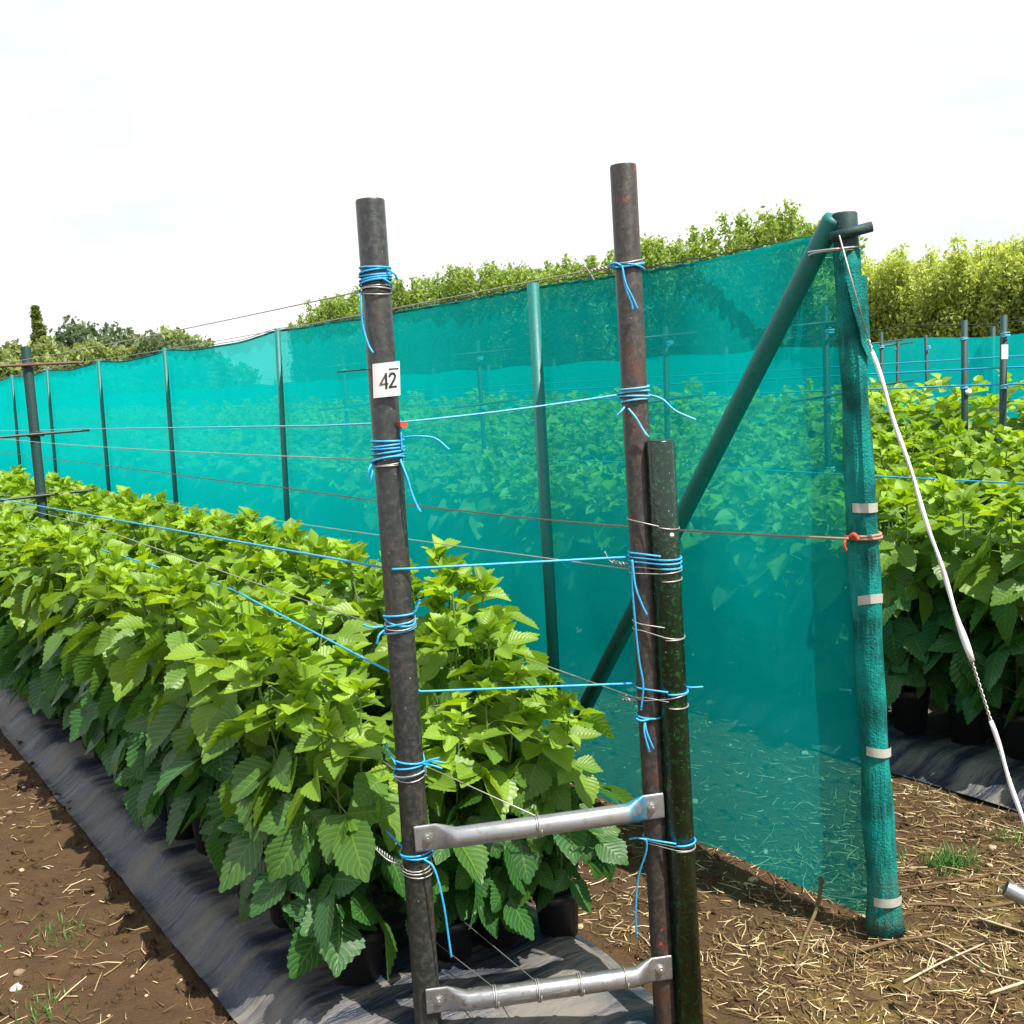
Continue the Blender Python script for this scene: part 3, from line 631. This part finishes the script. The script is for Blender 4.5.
# ------------------------------------------------------------------ windbreak net fence
XF=2.553
fence=thing('net_fence','tall teal windbreak net fence running from the strapped end post into the distance','net fence',(XF,1.93,0))
posts=[1.93,3.485,6.08,8.16,10.03,12.06,13.9]+[13.9+2.*k for k in range(1,24)]
def topz(y):
    for a,b in zip(posts[:-1],posts[1:]):
        if a<=y<=b:
            t=(y-a)/(b-a); za=1.985 if a>2 else 1.985; return za-.035*t*(1-t)*4*(1 if a>4 else .25)
    return 1.98
ys=np.concatenate([np.arange(1.93,3.98,.03),np.arange(4,15,.08),np.arange(15,59.8,.3)]); zs=np.linspace(0,1,34)
Yg,Tg=np.meshgrid(ys,zs)
tz=np.array([topz(y) for y in ys])[None,:]; bz=(.03+.02*np.sin(ys*1.7))[None,:]
bz=np.where(Yg[:1]<2.6,.02+.02*(2.6-Yg[:1]),bz)
Zg=bz+(tz-bz)*Tg
Xg=XF+.012+.008*(fbm(Yg*.8+.3,Zg*.7,31,2)-.5)*2+.003*(fbm(Yg*5,Zg*1.5,35,2)-.5)+.012*(fbm(Yg*2.2+Zg*1.6+4,Zg*2.4-Yg*.9+9,37,3)-.5)*np.clip((5.5-Yg)/2,.25,1)
wv=np.clip((2.75-Yg)/.82,0,1); wv=wv*wv*(3-2*wv); wx=2.553-.083*Zg/2.016-.022; wy=.057*Zg/2.016-.02; Xg=Xg*(1-wv)+wx*wv; Yg=Yg+wy*wv
v=np.stack([Xg,Yg,Zg],-1).reshape(-1,3).astype(np.float32); n=len(ys); m_=len(zs)
i=np.arange(n*m_).reshape(m_,n); f=np.stack([i[:-1,:-1],i[:-1,1:],i[1:,1:],i[1:,:-1]],-1).reshape(-1,4)
def child(name,me,par): 
    o=bpy.data.objects.new(name,me); C.objects.link(o); o.parent=par; o.matrix_parent_inverse=Matrix.Translation(par.location).inverted(); return o
child('net',mk_mesh('net',v,f.tolist(),M['net']),fence)
lean={3.485:(-.012,.02),6.08:(0,-.03)}
for y in posts[1:]:
    m=MB(); dx,dy=lean.get(y,(0,0)); m.tube([(XF-.026,y*.989-dy,-.1),(XF-.026+dx,y*.989+dy,1.995)],.023 if y<4 else .017,14); m.build('post',M['pole_teal'],fence)
# rolled top hem
m=MB(); 
hy=np.concatenate([np.arange(2.0,4.,.02),np.arange(4,59.5,.1)])
m.tube([(XF+.012-.045*min(1,max(0,(2.75-y)/.8))**1.6+.004*math.sin(y*90),y,topz(y)+.0025*math.sin(y*70+1)) for y in hy],.0065,6); m.build('hem',M['netwrap'],fence)
m=MB(); m.tube([(XF+.010-.045*min(1,max(0,(2.75-y)/.8))**1.6+.002*math.cos(y*60),y,topz(y)+.014+.003*math.sin(y*55)) for y in hy],.0022,5); m.build('top_wire',M['darkwire'],fence)
# end post wrapped in net
EB,ET=np.array([2.553,1.911,0.]),np.array([2.470,1.968,2.016])
def ep(z): return EB+(ET-EB)*(z/ET[2])
epost=None
m=MB(); P=[];rr=[]
for z in np.linspace(.0,1.93,44):
    P.append(ep(z)); rr.append(.042+.0022*math.sin(z*7)+.0015*math.sin(z*19+1)-.003*z)
rr[0]=.054; rr[1]=.050; rr[2]=.044
m.tube(P,rr,20)
# fold lines of the wrap
vv=np.array(m.v); ang=np.arctan2(vv[:,1]-ep(1)[1],vv[:,0]-ep(1)[0]); 
cxy=np.array([ep(z)[:2] for z in vv[:,2]]); dvec=vv[:,:2]-cxy; amp=1+.26*(fbm(ang*2.2+5,vv[:,2]*1.4,41)-.45)+.05*np.sin(ang*5+vv[:,2]*3); vv[:,:2]=cxy+dvec*amp[:,None]; m.v=[tuple(p) for p in vv]
epost=m.build('end_post',M['netwrap'],fence)
def ekid(mb,name,mat,label=None):
    return mb.build(name,mat,epost,label=label)
m=MB(); m.tube([ep(1.80),ep(2.03)-np.array([0,0,.004]),ep(2.03)],[.033,.033,.030],18); ekid(m,'post_top',M['pole_dark'])
m=MB(); q=ep(1.975); m.tube([q-cam_r*.05-cam_h*.03-np.array([0,0,.012]),q+cam_r*.056-cam_h*.045+np.array([0,0,.010])],.014,12); ekid(m,'peg',M['pole_dark'])
for z in (.105,.545,.975,1.235):
    m=MB(); c=ep(z); seg=24; vs=[]
    for zz in (-.013,.013):
        for k in range(seg+1):
            a=math.atan2(-cam_h[1],-cam_h[0])-.85+1.9*k/seg; vs.append(c+np.array([math.cos(a)*(.0445 if z>.2 else .051),math.sin(a)*(.0445 if z>.2 else .051),zz+(.004*math.sin(z*40)+.004)*math.cos(a*1.3+z*9)]))
    m.add(vs,[(k,k+1,seg+1+k+1,seg+1+k) for k in range(seg)]); ekid(m,'strap',M['strap'])
# brace
m=MB(); bt=np.array([2.447,1.985,2.02]); bb=np.array([2.532,3.54,-.02]); m.tube([bb,bt-(bt-bb)*.004,bt],[.029,.029,.026],16); m.build('brace',M['pole_teal'],fence,label='slanting brace pole')
m=MB(); m.tube(coilpath(ep(1.93)+np.array([-.02,.03,0]),.062,2,.02,71,.15),.003,5); m.build('lashing',M['wire'],fence)
# flap of spare net at the post top
m=MB(); c0=ep(1.86); vs=[c0+cam_r*.0-cam_h*.047,c0+cam_r*.040-cam_h*.030,ep(1.62)+cam_r*.044-cam_h*.02,ep(1.68)+cam_r*.01-cam_h*.048,c0-cam_r*.022-cam_h*.044]
m.add(vs,[(0,1,2,3),(0,3,4)]); m.add([p+cam_h*.004 for p in vs],[(0,3,2,1),(0,4,3)]); m.build('flap',M['netwrap'],fence)
# brown rope along the net
xr=XF-.098
rp_=[]
for a,b in zip(posts[:-1],posts[1:]):
    za=1.155 if a<2 else 1.095; zb=1.095
    rp_+= sag((xr-(.03 if a<2 else 0),a,za),(xr,b,zb),.008,10)[:-1]
m=MB(); m.tube(rp_,.0036,6); rope=m.build('rope',M['rope'],fence)
m=MB(); m.tube(coilpath(ep(1.152),.046,2,.012,5,.05),.0045,6); m.build('rope_turns',M['rope'],fence)
m=MB(); m.tube(spline([ep(1.155)-cam_r*.05-cam_h*.03,ep(1.14)-cam_r*.065-cam_h*.04,ep(1.12)-cam_r*.06-cam_h*.04]),.004,6); m.tube(spline([ep(1.155)-cam_r*.05-cam_h*.04,ep(1.165)-cam_r*.04-cam_h*.05,ep(1.15)-cam_r*.03-cam_h*.055]),.006,6); m.build('knot',M['red'],fence,label='red knot of the rope at the end post')

# guy line of the end post
S=ep(1.965)-cam_r*.035-cam_h*.055; T1=np.array([2.503,1.93,1.70])-cam_h*.0; E_=np.array([2.632,1.385,0.0])
pa=np.array([2.495,1.93,1.69])-cam_h*.04
def gl(t): return pa+(E_-pa)*t
guy=thing('guy_line','white sleeved guy line stretched from the fence end post down to the right','guy line',tuple(E_))
m=MB(); m.tube([S,pa],.0022,6); 
for p in twisted(gl(0),gl(1),.0016,.003,60): m.tube(p,.0018,5)
m.build('wire',M['wire'],guy)
def sl(t0,t1,fat=0,lb=None):
    m=MB(); ts=np.linspace(t0,t1,26); r_=[.0055+.0009*math.sin(k*1.1)+ (fat*.6*math.exp(-((t-t1+.035)/.03)**2)) for k,t in enumerate(ts)]; m.tube([gl(t)+cam_r*.002*math.sin(k*.8) for k,t in enumerate(ts)],r_,10); m.build('sleeve',M['sleeve'],guy,label=lb)
sl(.02,.50,.006); sl(.59,.99,0)

# loose pipe stub bottom right
m=MB(); pipe(m,(3.0,1.42,-.02),(2.815,1.70,.125),.024,20,.003); tag(m.build('steel_pipe',M['galv']),'open ended silver steel pipe poking up at the lower right edge','pipe')

# ------------------------------------------------------------------ far net fence and trellis posts beyond
XN=11.2
ff=thing('net_fence','distant turquoise net fence between the far crop rows and the tree belt','net fence',(XN,4,0))
ys=np.arange(-2,58,.35); zs=np.linspace(0,1,8); Yg,Tg=np.meshgrid(ys,zs); Zg=.05+(1.96+.025*np.cos(Yg*PI)-.05)*Tg; Xg=XN+.06*(fbm(Yg*.7,Zg,61)-.5)
v=np.stack([Xg,Yg,Zg],-1).reshape(-1,3).astype(np.float32); n=len(ys); m_=len(zs); i=np.arange(n*m_).reshape(m_,n); f=np.stack([i[:-1,:-1],i[:-1,1:],i[1:,1:],i[1:,:-1]],-1).reshape(-1,4)
child('net',mk_mesh('net',v,f.tolist(),M['net_far']),ff)
for y in np.arange(-1.,58,2.0):
    m=MB(); m.tube([(XN+.05,y,-.1),(XN+.05,y,2.05)],.03,8); m.build('post',M['pole_dark'],ff)
m=MB(); m.tube([(XN,y,2.10+.03*math.cos(y*PI)) for y in np.arange(-2,58,.5)],.006,5); m.build('top_wire',M['darkwire'],ff)
bg=[(8.02,4.90,2.0,'dark teal post with a white tag near the right edge'),(8.33,5.42,2.0,'dark teal post with a white insulator, beside the tagged post'),
    (9.36,7.00,2.0,'slim post just right of the guy line near the far net'),(10.4,7.62,1.95,'thin post beside the slim one close to the far net'),(10.5,7.25,1.98,'thin lone post midway between the guy line and the right posts'),
    (5.18,4.25,2.0,'post seen faintly through the net beside the end post'),(4.98,7.60,2.0,'post seen faintly through the middle of the net'),(5.0,5.45,1.96,'post seen faintly through the net right of the tall poles'),(5.0,10.2,2.0,'faint post seen through the net left of the middle')]
for j,(x,y,h,lb) in enumerate(bg):
    o=thing('trellis_post',lb,'trellis post',(x,y,0),'trellis posts beyond the net fence')
    m=MB(); dx=random.gauss(0,.025); m.tube([(x,y,0),(x+dx,y+random.gauss(0,.02),h)],.027 if j<2 else .019,10); m.build('post',M['pole_dark'],o)
    m=MB(); 
    for z in (1.05,1.45,1.85): m.tube(coilpath((x+dx*z/h,y,z),.031 if j<2 else .023,3,.03,j,.1,10),.004,5)
    m.build('twine_wraps',M['twine2'],o)
    if j==0:
        m=MB(); m.box((x-.03,y-.028,1.72),(.05,.010,.11),Matrix.Rotation(R(-34),3,'Z')); m.build('tag',M['white'],o,False)
    if j==1:
        m=MB(); m.tube([(x-.016,y-.024,1.40),(x-.025,y-.04,1.425)],.028,10); m.build('insulator',M['white'],o)
    if j>1 and j!=4:
        m=MB()
        m.tube([(x-.32,y,1.46),(x+.32,y,1.50)],.010,6); m.tube([(x-.3,y,1.88),(x+.3,y,1.92)],.010,6); m.build('crossbar',M['darkwire'],o)
for z,x,lb in ((1.60,8.05,'upper pale blue twine stretched along the far crop rows on the right'),(1.47,8.05,'lower bright blue twine stretched along the far crop rows on the right'),(1.70,9.3,'thin blue twine running along the far bed just in front of the far net'),(1.13,4.3,'blue twine half hidden in the leaves of the bed behind the net')):
    line('twine',lb,'twine',sag((x,.5,z),(x,5.,z),.01)+sag((x,5,z),(x,40.,z),.08)[1:],.008 if x>5 else .004,M['twine'])

# ------------------------------------------------------------------ ground litter
def in_sheet(x,y): return (.86<x<1.86 and y>1.97) or (3.6<x<4.9) 
def litter(n,dens,lmin,lmax,r0,name,mat,label,seed,flat=.12):
    r=np.random.default_rng(seed); m=MB(); k=0
    while k<n:
        x=r.uniform(-.4,3.9); y=r.uniform(1.0,7); 
        if in_sheet(x,y) or r.random()>dens(x,y): continue
        L=r.uniform(lmin,lmax)*(.6 if r.random()<.6 else 1.2); a=r.uniform(0,PI); z=gz(x,y)+.006; el=abs(r.normal(0,flat))
        d=np.array([math.cos(a)*math.cos(el),math.sin(a)*math.cos(el),math.sin(el)]); p=np.array([x,y,z]); b=r.normal(0,.10*L,3)*[1,1,.3]
        rad=r0*r.uniform(.6,1.5); m.tube([p,p+d*L/2+b,p+d*L],rad,4,True,r2=rad*.6,var=float(np.clip(r.beta(1.3,1.6),0,1))); k+=1
    o=m.build(name,mat); o['kind']='stuff'; o['label']=label; o['category']='straw'; return o
def dens(x,y):
    d=.10
    if x>1.9: d=(.22+.85*max(0,min(1,(2.9-y)/1.1)))*(.25+1.1*float(vnoise(np.array([x*3.1]),np.array([y*3.1]),55)[0]))
    if x<.9: d=.07+.35*float(vnoise(np.array([x*1.4]),np.array([y*1.4]),77)[0])**3
    return d
litter(12500,dens,.018,.085,.0015,'straw_litter',M['straw'],'pale straw and broken stalks scattered over the bare soil around the fence end',3)
def pebbles(n,seed):
    r=np.random.default_rng(seed); m=MB(); k=0
    while k<n:
        x=r.uniform(-.4,3.7); y=r.uniform(1.0,6.5)
        if in_sheet(x,y) or (x<.9 and r.random()<.5): continue
        s=.004+.012*r.random()**3; z=gz(x,y)+s*.3; vs=[];sg=7
        for th in (.0,.7,1.57,2.3,3.14):
            for q in range(sg):
                a=2*PI*q/sg; e=1+r.normal(0,.13); vs.append((x+s*1.2*math.sin(th)*math.cos(a)*e,y+s*math.sin(th)*math.sin(a)*e,z+s*.7*math.cos(th)*e))
        m.add(vs,[(i*sg+q,i*sg+(q+1)%sg,i*sg+sg+(q+1)%sg,i*sg+sg+q) for i in range(4) for q in range(sg)],var=float(r.random())); k+=1
    o=m.build('pebbles',M['stone']); o['kind']='stuff'; o['label']='small stones strewn over the soil'; o['category']='pebbles'
pebbles(520,5)
# soil crumbs: clods
def clods(n,seed):
    r=np.random.default_rng(seed); m=MB(); k=0
    while k<n:
        x=r.uniform(-.4,3.7); y=r.uniform(1.1,6)
        if in_sheet(x,y) and not (x<.90+.05*r.random() or (1.76<x<1.86 and r.random()<.4)): continue
        s=.004+.022*r.random()**3; z=gz(x,y); vs=[];sg=6
        for th in (.0,.8,1.6,2.4):
            for q in range(sg):
                a=2*PI*q/sg+th; e=1+r.normal(0,.22); vs.append((x+s*math.sin(th)*math.cos(a)*e,y+s*math.sin(th)*math.sin(a)*e,z+s*.75*math.cos(th)*e))
        m.add(vs,[(i*sg+q,i*sg+(q+1)%sg,i*sg+sg+(q+1)%sg,i*sg+sg+q) for i in range(3) for q in range(sg)]); k+=1
    o=m.build('soil_crumbs',M['soil'],smooth=False); o['kind']='stuff'; o['label']='loose crumbs of brown soil'; o['category']='soil'
clods(5200,6)
def twig(P,r,mat,label):
    m=MB(); Q=[np.array([x,y,gz(x,y)+z]) for x,y,z in P]; m.tube(spline(Q,6),r,6,True,r2=r*.6); tag(m.build('twig',mat),label,'twig')
twig([(2.545,2.13,.10),(2.46,2.08,.05),(2.33,2.02,.012),(2.18,1.92,.008)],.0065,M['twig'],'curved brown stick lying below the net corner, one end raised')
twig([(2.62,2.02,.01),(2.78,1.93,.015),(2.88,1.82,.01),(3.02,1.74,.02),(3.2,1.72,.01)],.006,M['twig'],'long brown twig running right from the foot of the end post')
twig([(2.62,2.13,.01),(2.82,2.0,.03),(3.05,1.93,.02),(3.3,1.86,.02)],.005,M['twig'],'thinner brown twig above the long one beside the end post')
twig([(2.60,1.90,.01),(2.60,1.74,.02),(2.57,1.60,.02),(2.60,1.45,.02)],.003,M['paletwig'],'pale stalk lying toward the viewer from the end post foot')
twig([(2.78,1.78,.03),(2.80,1.62,.03),(2.86,1.48,.02)],.0032,M['paletwig'],'pale stalk crossing the straw at the lower right')
twig([(2.34,1.70,.015),(2.50,1.69,.02),(2.68,1.68,.02)],.0032,M['paletwig'],'straight bleached stalk lying level in front of the end post')
twig([(2.38,1.88,.015),(2.5,1.84,.02),(2.62,1.80,.02)],.006,M['twig'],'short dark stick lying in front of the end post')
twig([(1.98,2.28,.01),(2.06,2.34,.03),(2.12,2.45,.02),(2.10,2.6,.02)],.004,M['twig'],'bent brown twig between the bed end and the right pole')
twig([(2.45,1.52,.02),(2.62,1.48,.03),(2.78,1.50,.02)],.004,M['paletwig'],'thick pale stalk near the bottom right corner')
def tuft(x,y,n,h,sp,label,seed,grp=None):
    r=np.random.default_rng(seed); m=MB(); z=gz(x,y)-.005
    for k in range(n):
        bx,by=r.normal(0,sp,2); a=r.uniform(0,6.28); hh=h*r.uniform(.45,1.1); o_=r.uniform(.2,.9)*hh; w=.0028*r.uniform(.7,1.3); d=np.array([math.cos(a),math.sin(a),0]); s=np.array([-d[1],d[0],0])
        vs=[]
        for t in (0,.35,.7,1): c=np.array([x+bx,y+by,z])+d*o_*t*t+np.array([0,0,hh*(t-.25*t*t)]); vs+=[c-s*w*(1-t*.95),c+s*w*(1-t*.95)]
        m.add(vs,[(0,1,3,2),(2,3,5,4),(4,5,7,6)],age=float(r.random()),var=float(r.random()))
    tag(m.build('grass_tuft',M['grass']),label,'grass tuft',grp)
tuft(3.09,2.05,190,.085,.038,'bright green grass tuft on the soil right of the end post',1)
tuft(2.98,2.20,50,.05,.05,'sparse grass patch above the bright tuft near the right plastic sheet',4)
tuft(3.40,2.02,70,.07,.04,'small grass tuft at the right edge under the guy line',2)
tuft(.62,3.45,60,.06,.05,'thin grass tuft on the bare soil at the lower left',3)
tuft(.50,3.05,50,.05,.05,'sparse dry grass tuft nearest the bottom left corner',5)
tuft(2.60,1.55,60,.035,.12,'low mossy grass patch in the straw near the bottom right',6)

# ------------------------------------------------------------------ trees
def leaves_cloud(m,pts,size,r,age,elong=1.0):
    for p,a in zip(pts,age):
        th=r.uniform(0,6.28); el=r.uniform(-1.2,1.2); d=np.array([math.cos(th)*math.cos(el),math.sin(th)*math.cos(el),math.sin(el)]); x=r.normal(0,1,3); x-=d*(x@d); x/=np.linalg.norm(x); s=size*r.uniform(.6,1.35); n=np.cross(d,x)
        m.add([p-d*s*elong*.5,p+x*s*.32+n*s*.08,p+d*s*elong*.5,p-x*s*.32+n*s*.08],[(0,1,2),(0,2,3)],age=float(a),var=float(r.random()))
def shoot_tree(seed,h,rad,nshoot,leaf,perm):
    """narrow belt tree: several rising shoots, leafy almost to the ground"""
    r=np.random.default_rng(seed); tr=MB(); cr=MB(); pts=[];age=[]
    tr.tube([(0,0,-.1),(r.normal(0,.05),r.normal(0,.05),h*.35),(r.normal(0,.12),r.normal(0,.12),h*.8)],.09,8,True,r2=.02)
    for k in range(nshoot):
        a=r.uniform(0,6.28); z0=h*r.uniform(.03,.72); q=r.uniform(.35,1)*rad; top=z0+h*r.uniform(.2,.42)*(1.35 if z0<.3*h else 1); top=min(top,h*r.uniform(.86,1.02))
        p0=np.array([0,0,z0]); p1=np.array([math.cos(a)*q*.75,math.sin(a)*q*.75,(z0+top)*.5-.05*h]); p2=np.array([math.cos(a)*q,math.sin(a)*q,top])
        tr.tube([p0,p1,p2],.022,5,False,r2=.006)
        sp=spline([p0,p1,p2],12)
        for i,c in enumerate(sp[5:]):
            t=(i+5)/24
            for j in range(perm):
                pts.append(c+r.normal(0,.17*(1.15-.78*t)+.01,3)*[1,1,.9]); age.append(np.clip(t*.5+.5*(c[2]/h)**2+r.normal(0,.15)-.12,0,1))  # leaf tone paler towards the shoot tip and the tree top
    leaves_cloud(cr,pts,leaf,r,age,1.25); return tr,cr
def round_tree(seed,h,rx,leaf,n,trunk=.25,conic=False):
    r=np.random.default_rng(seed); tr=MB(); cr=MB(); pts=[];age=[]
    tr.tube([(0,0,-.3),(0,0,h*.4),(r.normal(0,.2),0,h*.85)],h*.022,8,True,r2=h*.005)
    lobes=[]
    for k in range(26):
        t=r.uniform(trunk,1) if not conic else trunk+(1-trunk)*(k+.5)/26; 
        if conic: w=.35*(2.3*(1-t)**1.0+.15); 
        else: w=rx*math.sqrt(max(0,1-((t-.55)/.5)**2))*.75
        a=r.uniform(0,6.28); lobes.append((np.array([math.cos(a)*w,math.sin(a)*w,h*t*.93]),(2.3*(1-t)**1.0*.95+.2 if conic else rx*.34)*r.uniform(.7,1.2)))
        tr.tube([(0,0,h*t*.7),lobes[-1][0]],h*.006,5,False,r2=h*.002)
    for c,q in lobes:
        for j in range(n//26):
            d=r.normal(0,1,3); d/=np.linalg.norm(d); s=r.uniform(.55,1.08); pts.append(c+d*q*s); age.append(np.clip(.35+.5*d[2]*s+r.normal(0,.2),0,1))  # leaf tone paler towards the upper side of each lobe
    leaves_cloud(cr,pts,leaf,r,age); return tr,cr
def proto(fn,name_leaf,*a):
    tr,cr=fn(*a); return tr.mesh('trunk',M['bark']),cr.mesh('crown',M[name_leaf],False)
def tree(name,me,x,y,s,label,group,sz=None):
    o=thing(name,label,'tree',(x,y,0),group); o.rotation_euler=(0,0,random.uniform(0,6.28)); o.scale=(s,s,sz or s)
    for nm,mm in zip(('trunk','crown'),me):
        c=bpy.data.objects.new(nm,mm); C.objects.link(c); c.parent=o
pop=[proto(shoot_tree,'tleaf',500+i,5.0,1.05,58,.105,15) for i in range(4)]
wil=[proto(shoot_tree,'wleaf',600+i,4.2,.95,66,.085,17) for i in range(4)]
k=0
for xo in (0,1.6):
    y=21.5+xo*.4
    while y<55.5:
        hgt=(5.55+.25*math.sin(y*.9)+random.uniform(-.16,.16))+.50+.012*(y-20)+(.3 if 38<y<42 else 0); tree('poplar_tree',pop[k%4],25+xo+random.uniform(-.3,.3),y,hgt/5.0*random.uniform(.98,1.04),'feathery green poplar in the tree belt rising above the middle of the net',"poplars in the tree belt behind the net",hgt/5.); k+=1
        y+=random.uniform(1.0,1.5)
    y=9+xo*.4
    while y<20.6:
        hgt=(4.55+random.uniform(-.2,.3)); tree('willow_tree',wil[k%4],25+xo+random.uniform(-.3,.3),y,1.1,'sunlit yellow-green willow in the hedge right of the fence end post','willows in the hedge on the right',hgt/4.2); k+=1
        y+=random.uniform(.8,1.15)
far=[proto(round_tree,'fleaf',700,9,5.5,.8,4200,.1),proto(round_tree,'fleaf',701,9,6.,.8,4200,.1),proto(round_tree,'dleaf',702,11.5,6,.8,4200,.2),proto(round_tree,'fleaf',703,8.5,5,.8,4200,.05)]
popl=proto(round_tree,'fleaf',704,20.5,3.6,.8,5200,.06,True)
tree('poplar_tree',popl,41.5,200,1.45,'tall pointed poplar standing above the far trees on the left',None,.98)
tree('broadleaf_tree',far[2],50,200,1.35,'dark rounded tree right of the pointed poplar on the left horizon',None)
tree('broadleaf_tree',far[2],36.5,203,1.05,'small dark tree left of the pointed poplar on the horizon',None)
for j,(x,y,s,v) in enumerate([(33,195,.95,0),(44,190,.95,1),(50,188,.92,3),(56,192,1.05,0),(62,196,1.1,1),(30,190,.9,1),(26,195,.95,3),(20,198,1.0,0),(58,185,.8,2),(70,200,.82,3),(77,203,.7,0),(40,186,.8,3)]):
    tree('broadleaf_tree',far[v],x,y,s*1.34,('olive green rounded tree in the distant tree line','yellowish bushy tree in the distant tree line','dark green tree tucked into the distant tree line','low spreading tree in the distant tree line')[v],'trees along the distant tree line')

# ------------------------------------------------------------------ world, sun, camera
sun_dir=Vector((.22,-.90,1.6)).normalized()
elev=math.asin(sun_dir.z); az=math.atan2(sun_dir.x,sun_dir.y)
w=bpy.data.worlds.new('World'); scene.world=w; w.use_nodes=True; nt=w.node_tree; nt.nodes.clear()
N=nt.nodes.new; Lk=nt.links.new
sky=N('ShaderNodeTexSky'); sky.sky_type='NISHITA'; sky.sun_disc=False; sky.sun_elevation=elev; sky.sun_rotation=az; sky.dust_density=2.0; sky.altitude=50
tc=N('ShaderNodeTexCoord'); sx=N('ShaderNodeSeparateXYZ'); Lk(tc.outputs['Generated'],sx.inputs[0])
mp=N('ShaderNodeMapping'); mp.inputs['Scale'].default_value=(1,1,2.6); Lk(tc.outputs['Generated'],mp.inputs[0])
no=N('ShaderNodeTexNoise'); no.inputs['Scale'].default_value=2.2; no.inputs['Detail'].default_value=6; no.inputs['Roughness'].default_value=.55; Lk(mp.outputs[0],no.inputs['Vector'])
# cloud cover: thick low down, thinning to blue overhead
cov=N('ShaderNodeMapRange'); cov.inputs[1].default_value=.50; cov.inputs[2].default_value=1.0; cov.inputs[3].default_value=.62; cov.inputs[4].default_value=-.25; Lk(sx.outputs[2],cov.inputs[0])
ad=N('ShaderNodeMath'); ad.operation='ADD'; Lk(no.outputs['Fac'],ad.inputs[0]); Lk(cov.outputs[0],ad.inputs[1])
cl=N('ShaderNodeMapRange'); cl.interpolation_type='SMOOTHSTEP'; cl.inputs[1].default_value=.45; cl.inputs[2].default_value=.95; cl.inputs[3].default_value=0; cl.inputs[4].default_value=.96; Lk(ad.outputs[0],cl.inputs[0])
mx=N('ShaderNodeMix'); mx.data_type='RGBA'; Lk(cl.outputs[0],mx.inputs[0]); Lk(sky.outputs[0],mx.inputs[6]); n2=N('ShaderNodeTexNoise'); n2.inputs['Scale'].default_value=3.1; n2.inputs['Detail'].default_value=5; n2.inputs['Roughness'].default_value=.5; Lk(mp.outputs[0],n2.inputs['Vector'])
cr=N('ShaderNodeValToRGB'); cr.color_ramp.elements[0].position=.36; cr.color_ramp.elements[0].color=(7.0,7.7,8.1,1); cr.color_ramp.elements[1].position=.58; cr.color_ramp.elements[1].color=(9.3,9.4,9.5,1); Lk(n2.outputs['Fac'],cr.inputs[0]); Lk(cr.outputs[0],mx.inputs[7])
bgn=N('ShaderNodeBackground'); bgn.inputs[1].default_value=.085; Lk(mx.outputs[2],bgn.inputs[0]); ow=N('ShaderNodeOutputWorld'); Lk(bgn.outputs[0],ow.inputs[0])
sl_=bpy.data.lights.new('sun','SUN'); sl_.energy=5.0; sl_.angle=R(.53); sl_.color=(1,.95,.86); so_=bpy.data.objects.new('sun',sl_); C.objects.link(so_); so_.rotation_euler=sun_dir.to_track_quat('Z','Y').to_euler(); so_.location=(20,-5,30)

f_=1100.; H=1.6; roll=R(2.4); pitch=math.atan(123.8/1100); A=R(34.4)
fh=Vector((math.sin(A),math.cos(A),0)); rt=Vector((math.cos(A),-math.sin(A),0)); up=Vector((0,0,1))
fw=fh*math.cos(pitch)-up*math.sin(pitch); u0=up*math.cos(pitch)+fh*math.sin(pitch)
Rx=rt*math.cos(roll)-u0*math.sin(roll); Uy=u0*math.cos(roll)+rt*math.sin(roll)
cam=bpy.data.cameras.new('camera'); co=bpy.data.objects.new('camera',cam); C.objects.link(co)
mw=Matrix((( Rx.x,Uy.x,-fw.x,0),(Rx.y,Uy.y,-fw.y,0),(Rx.z,Uy.z,-fw.z,H),(0,0,0,1))); co.matrix_world=mw
cam.sensor_width=36; cam.sensor_fit='HORIZONTAL'; cam.lens=36*f_/1024; cam.clip_start=.05; cam.clip_end=6000
scene.camera=co
scene.view_settings.view_transform='Standard'; scene.view_settings.look='None'; scene.view_settings.gamma=1; scene.view_settings.exposure=.70
cy=scene.cycles; cy.max_bounces=8; cy.transparent_max_bounces=24; cy.diffuse_bounces=4; cy.transmission_bounces=6; cy.use_denoising=True; cy.sample_clamp_indirect=8
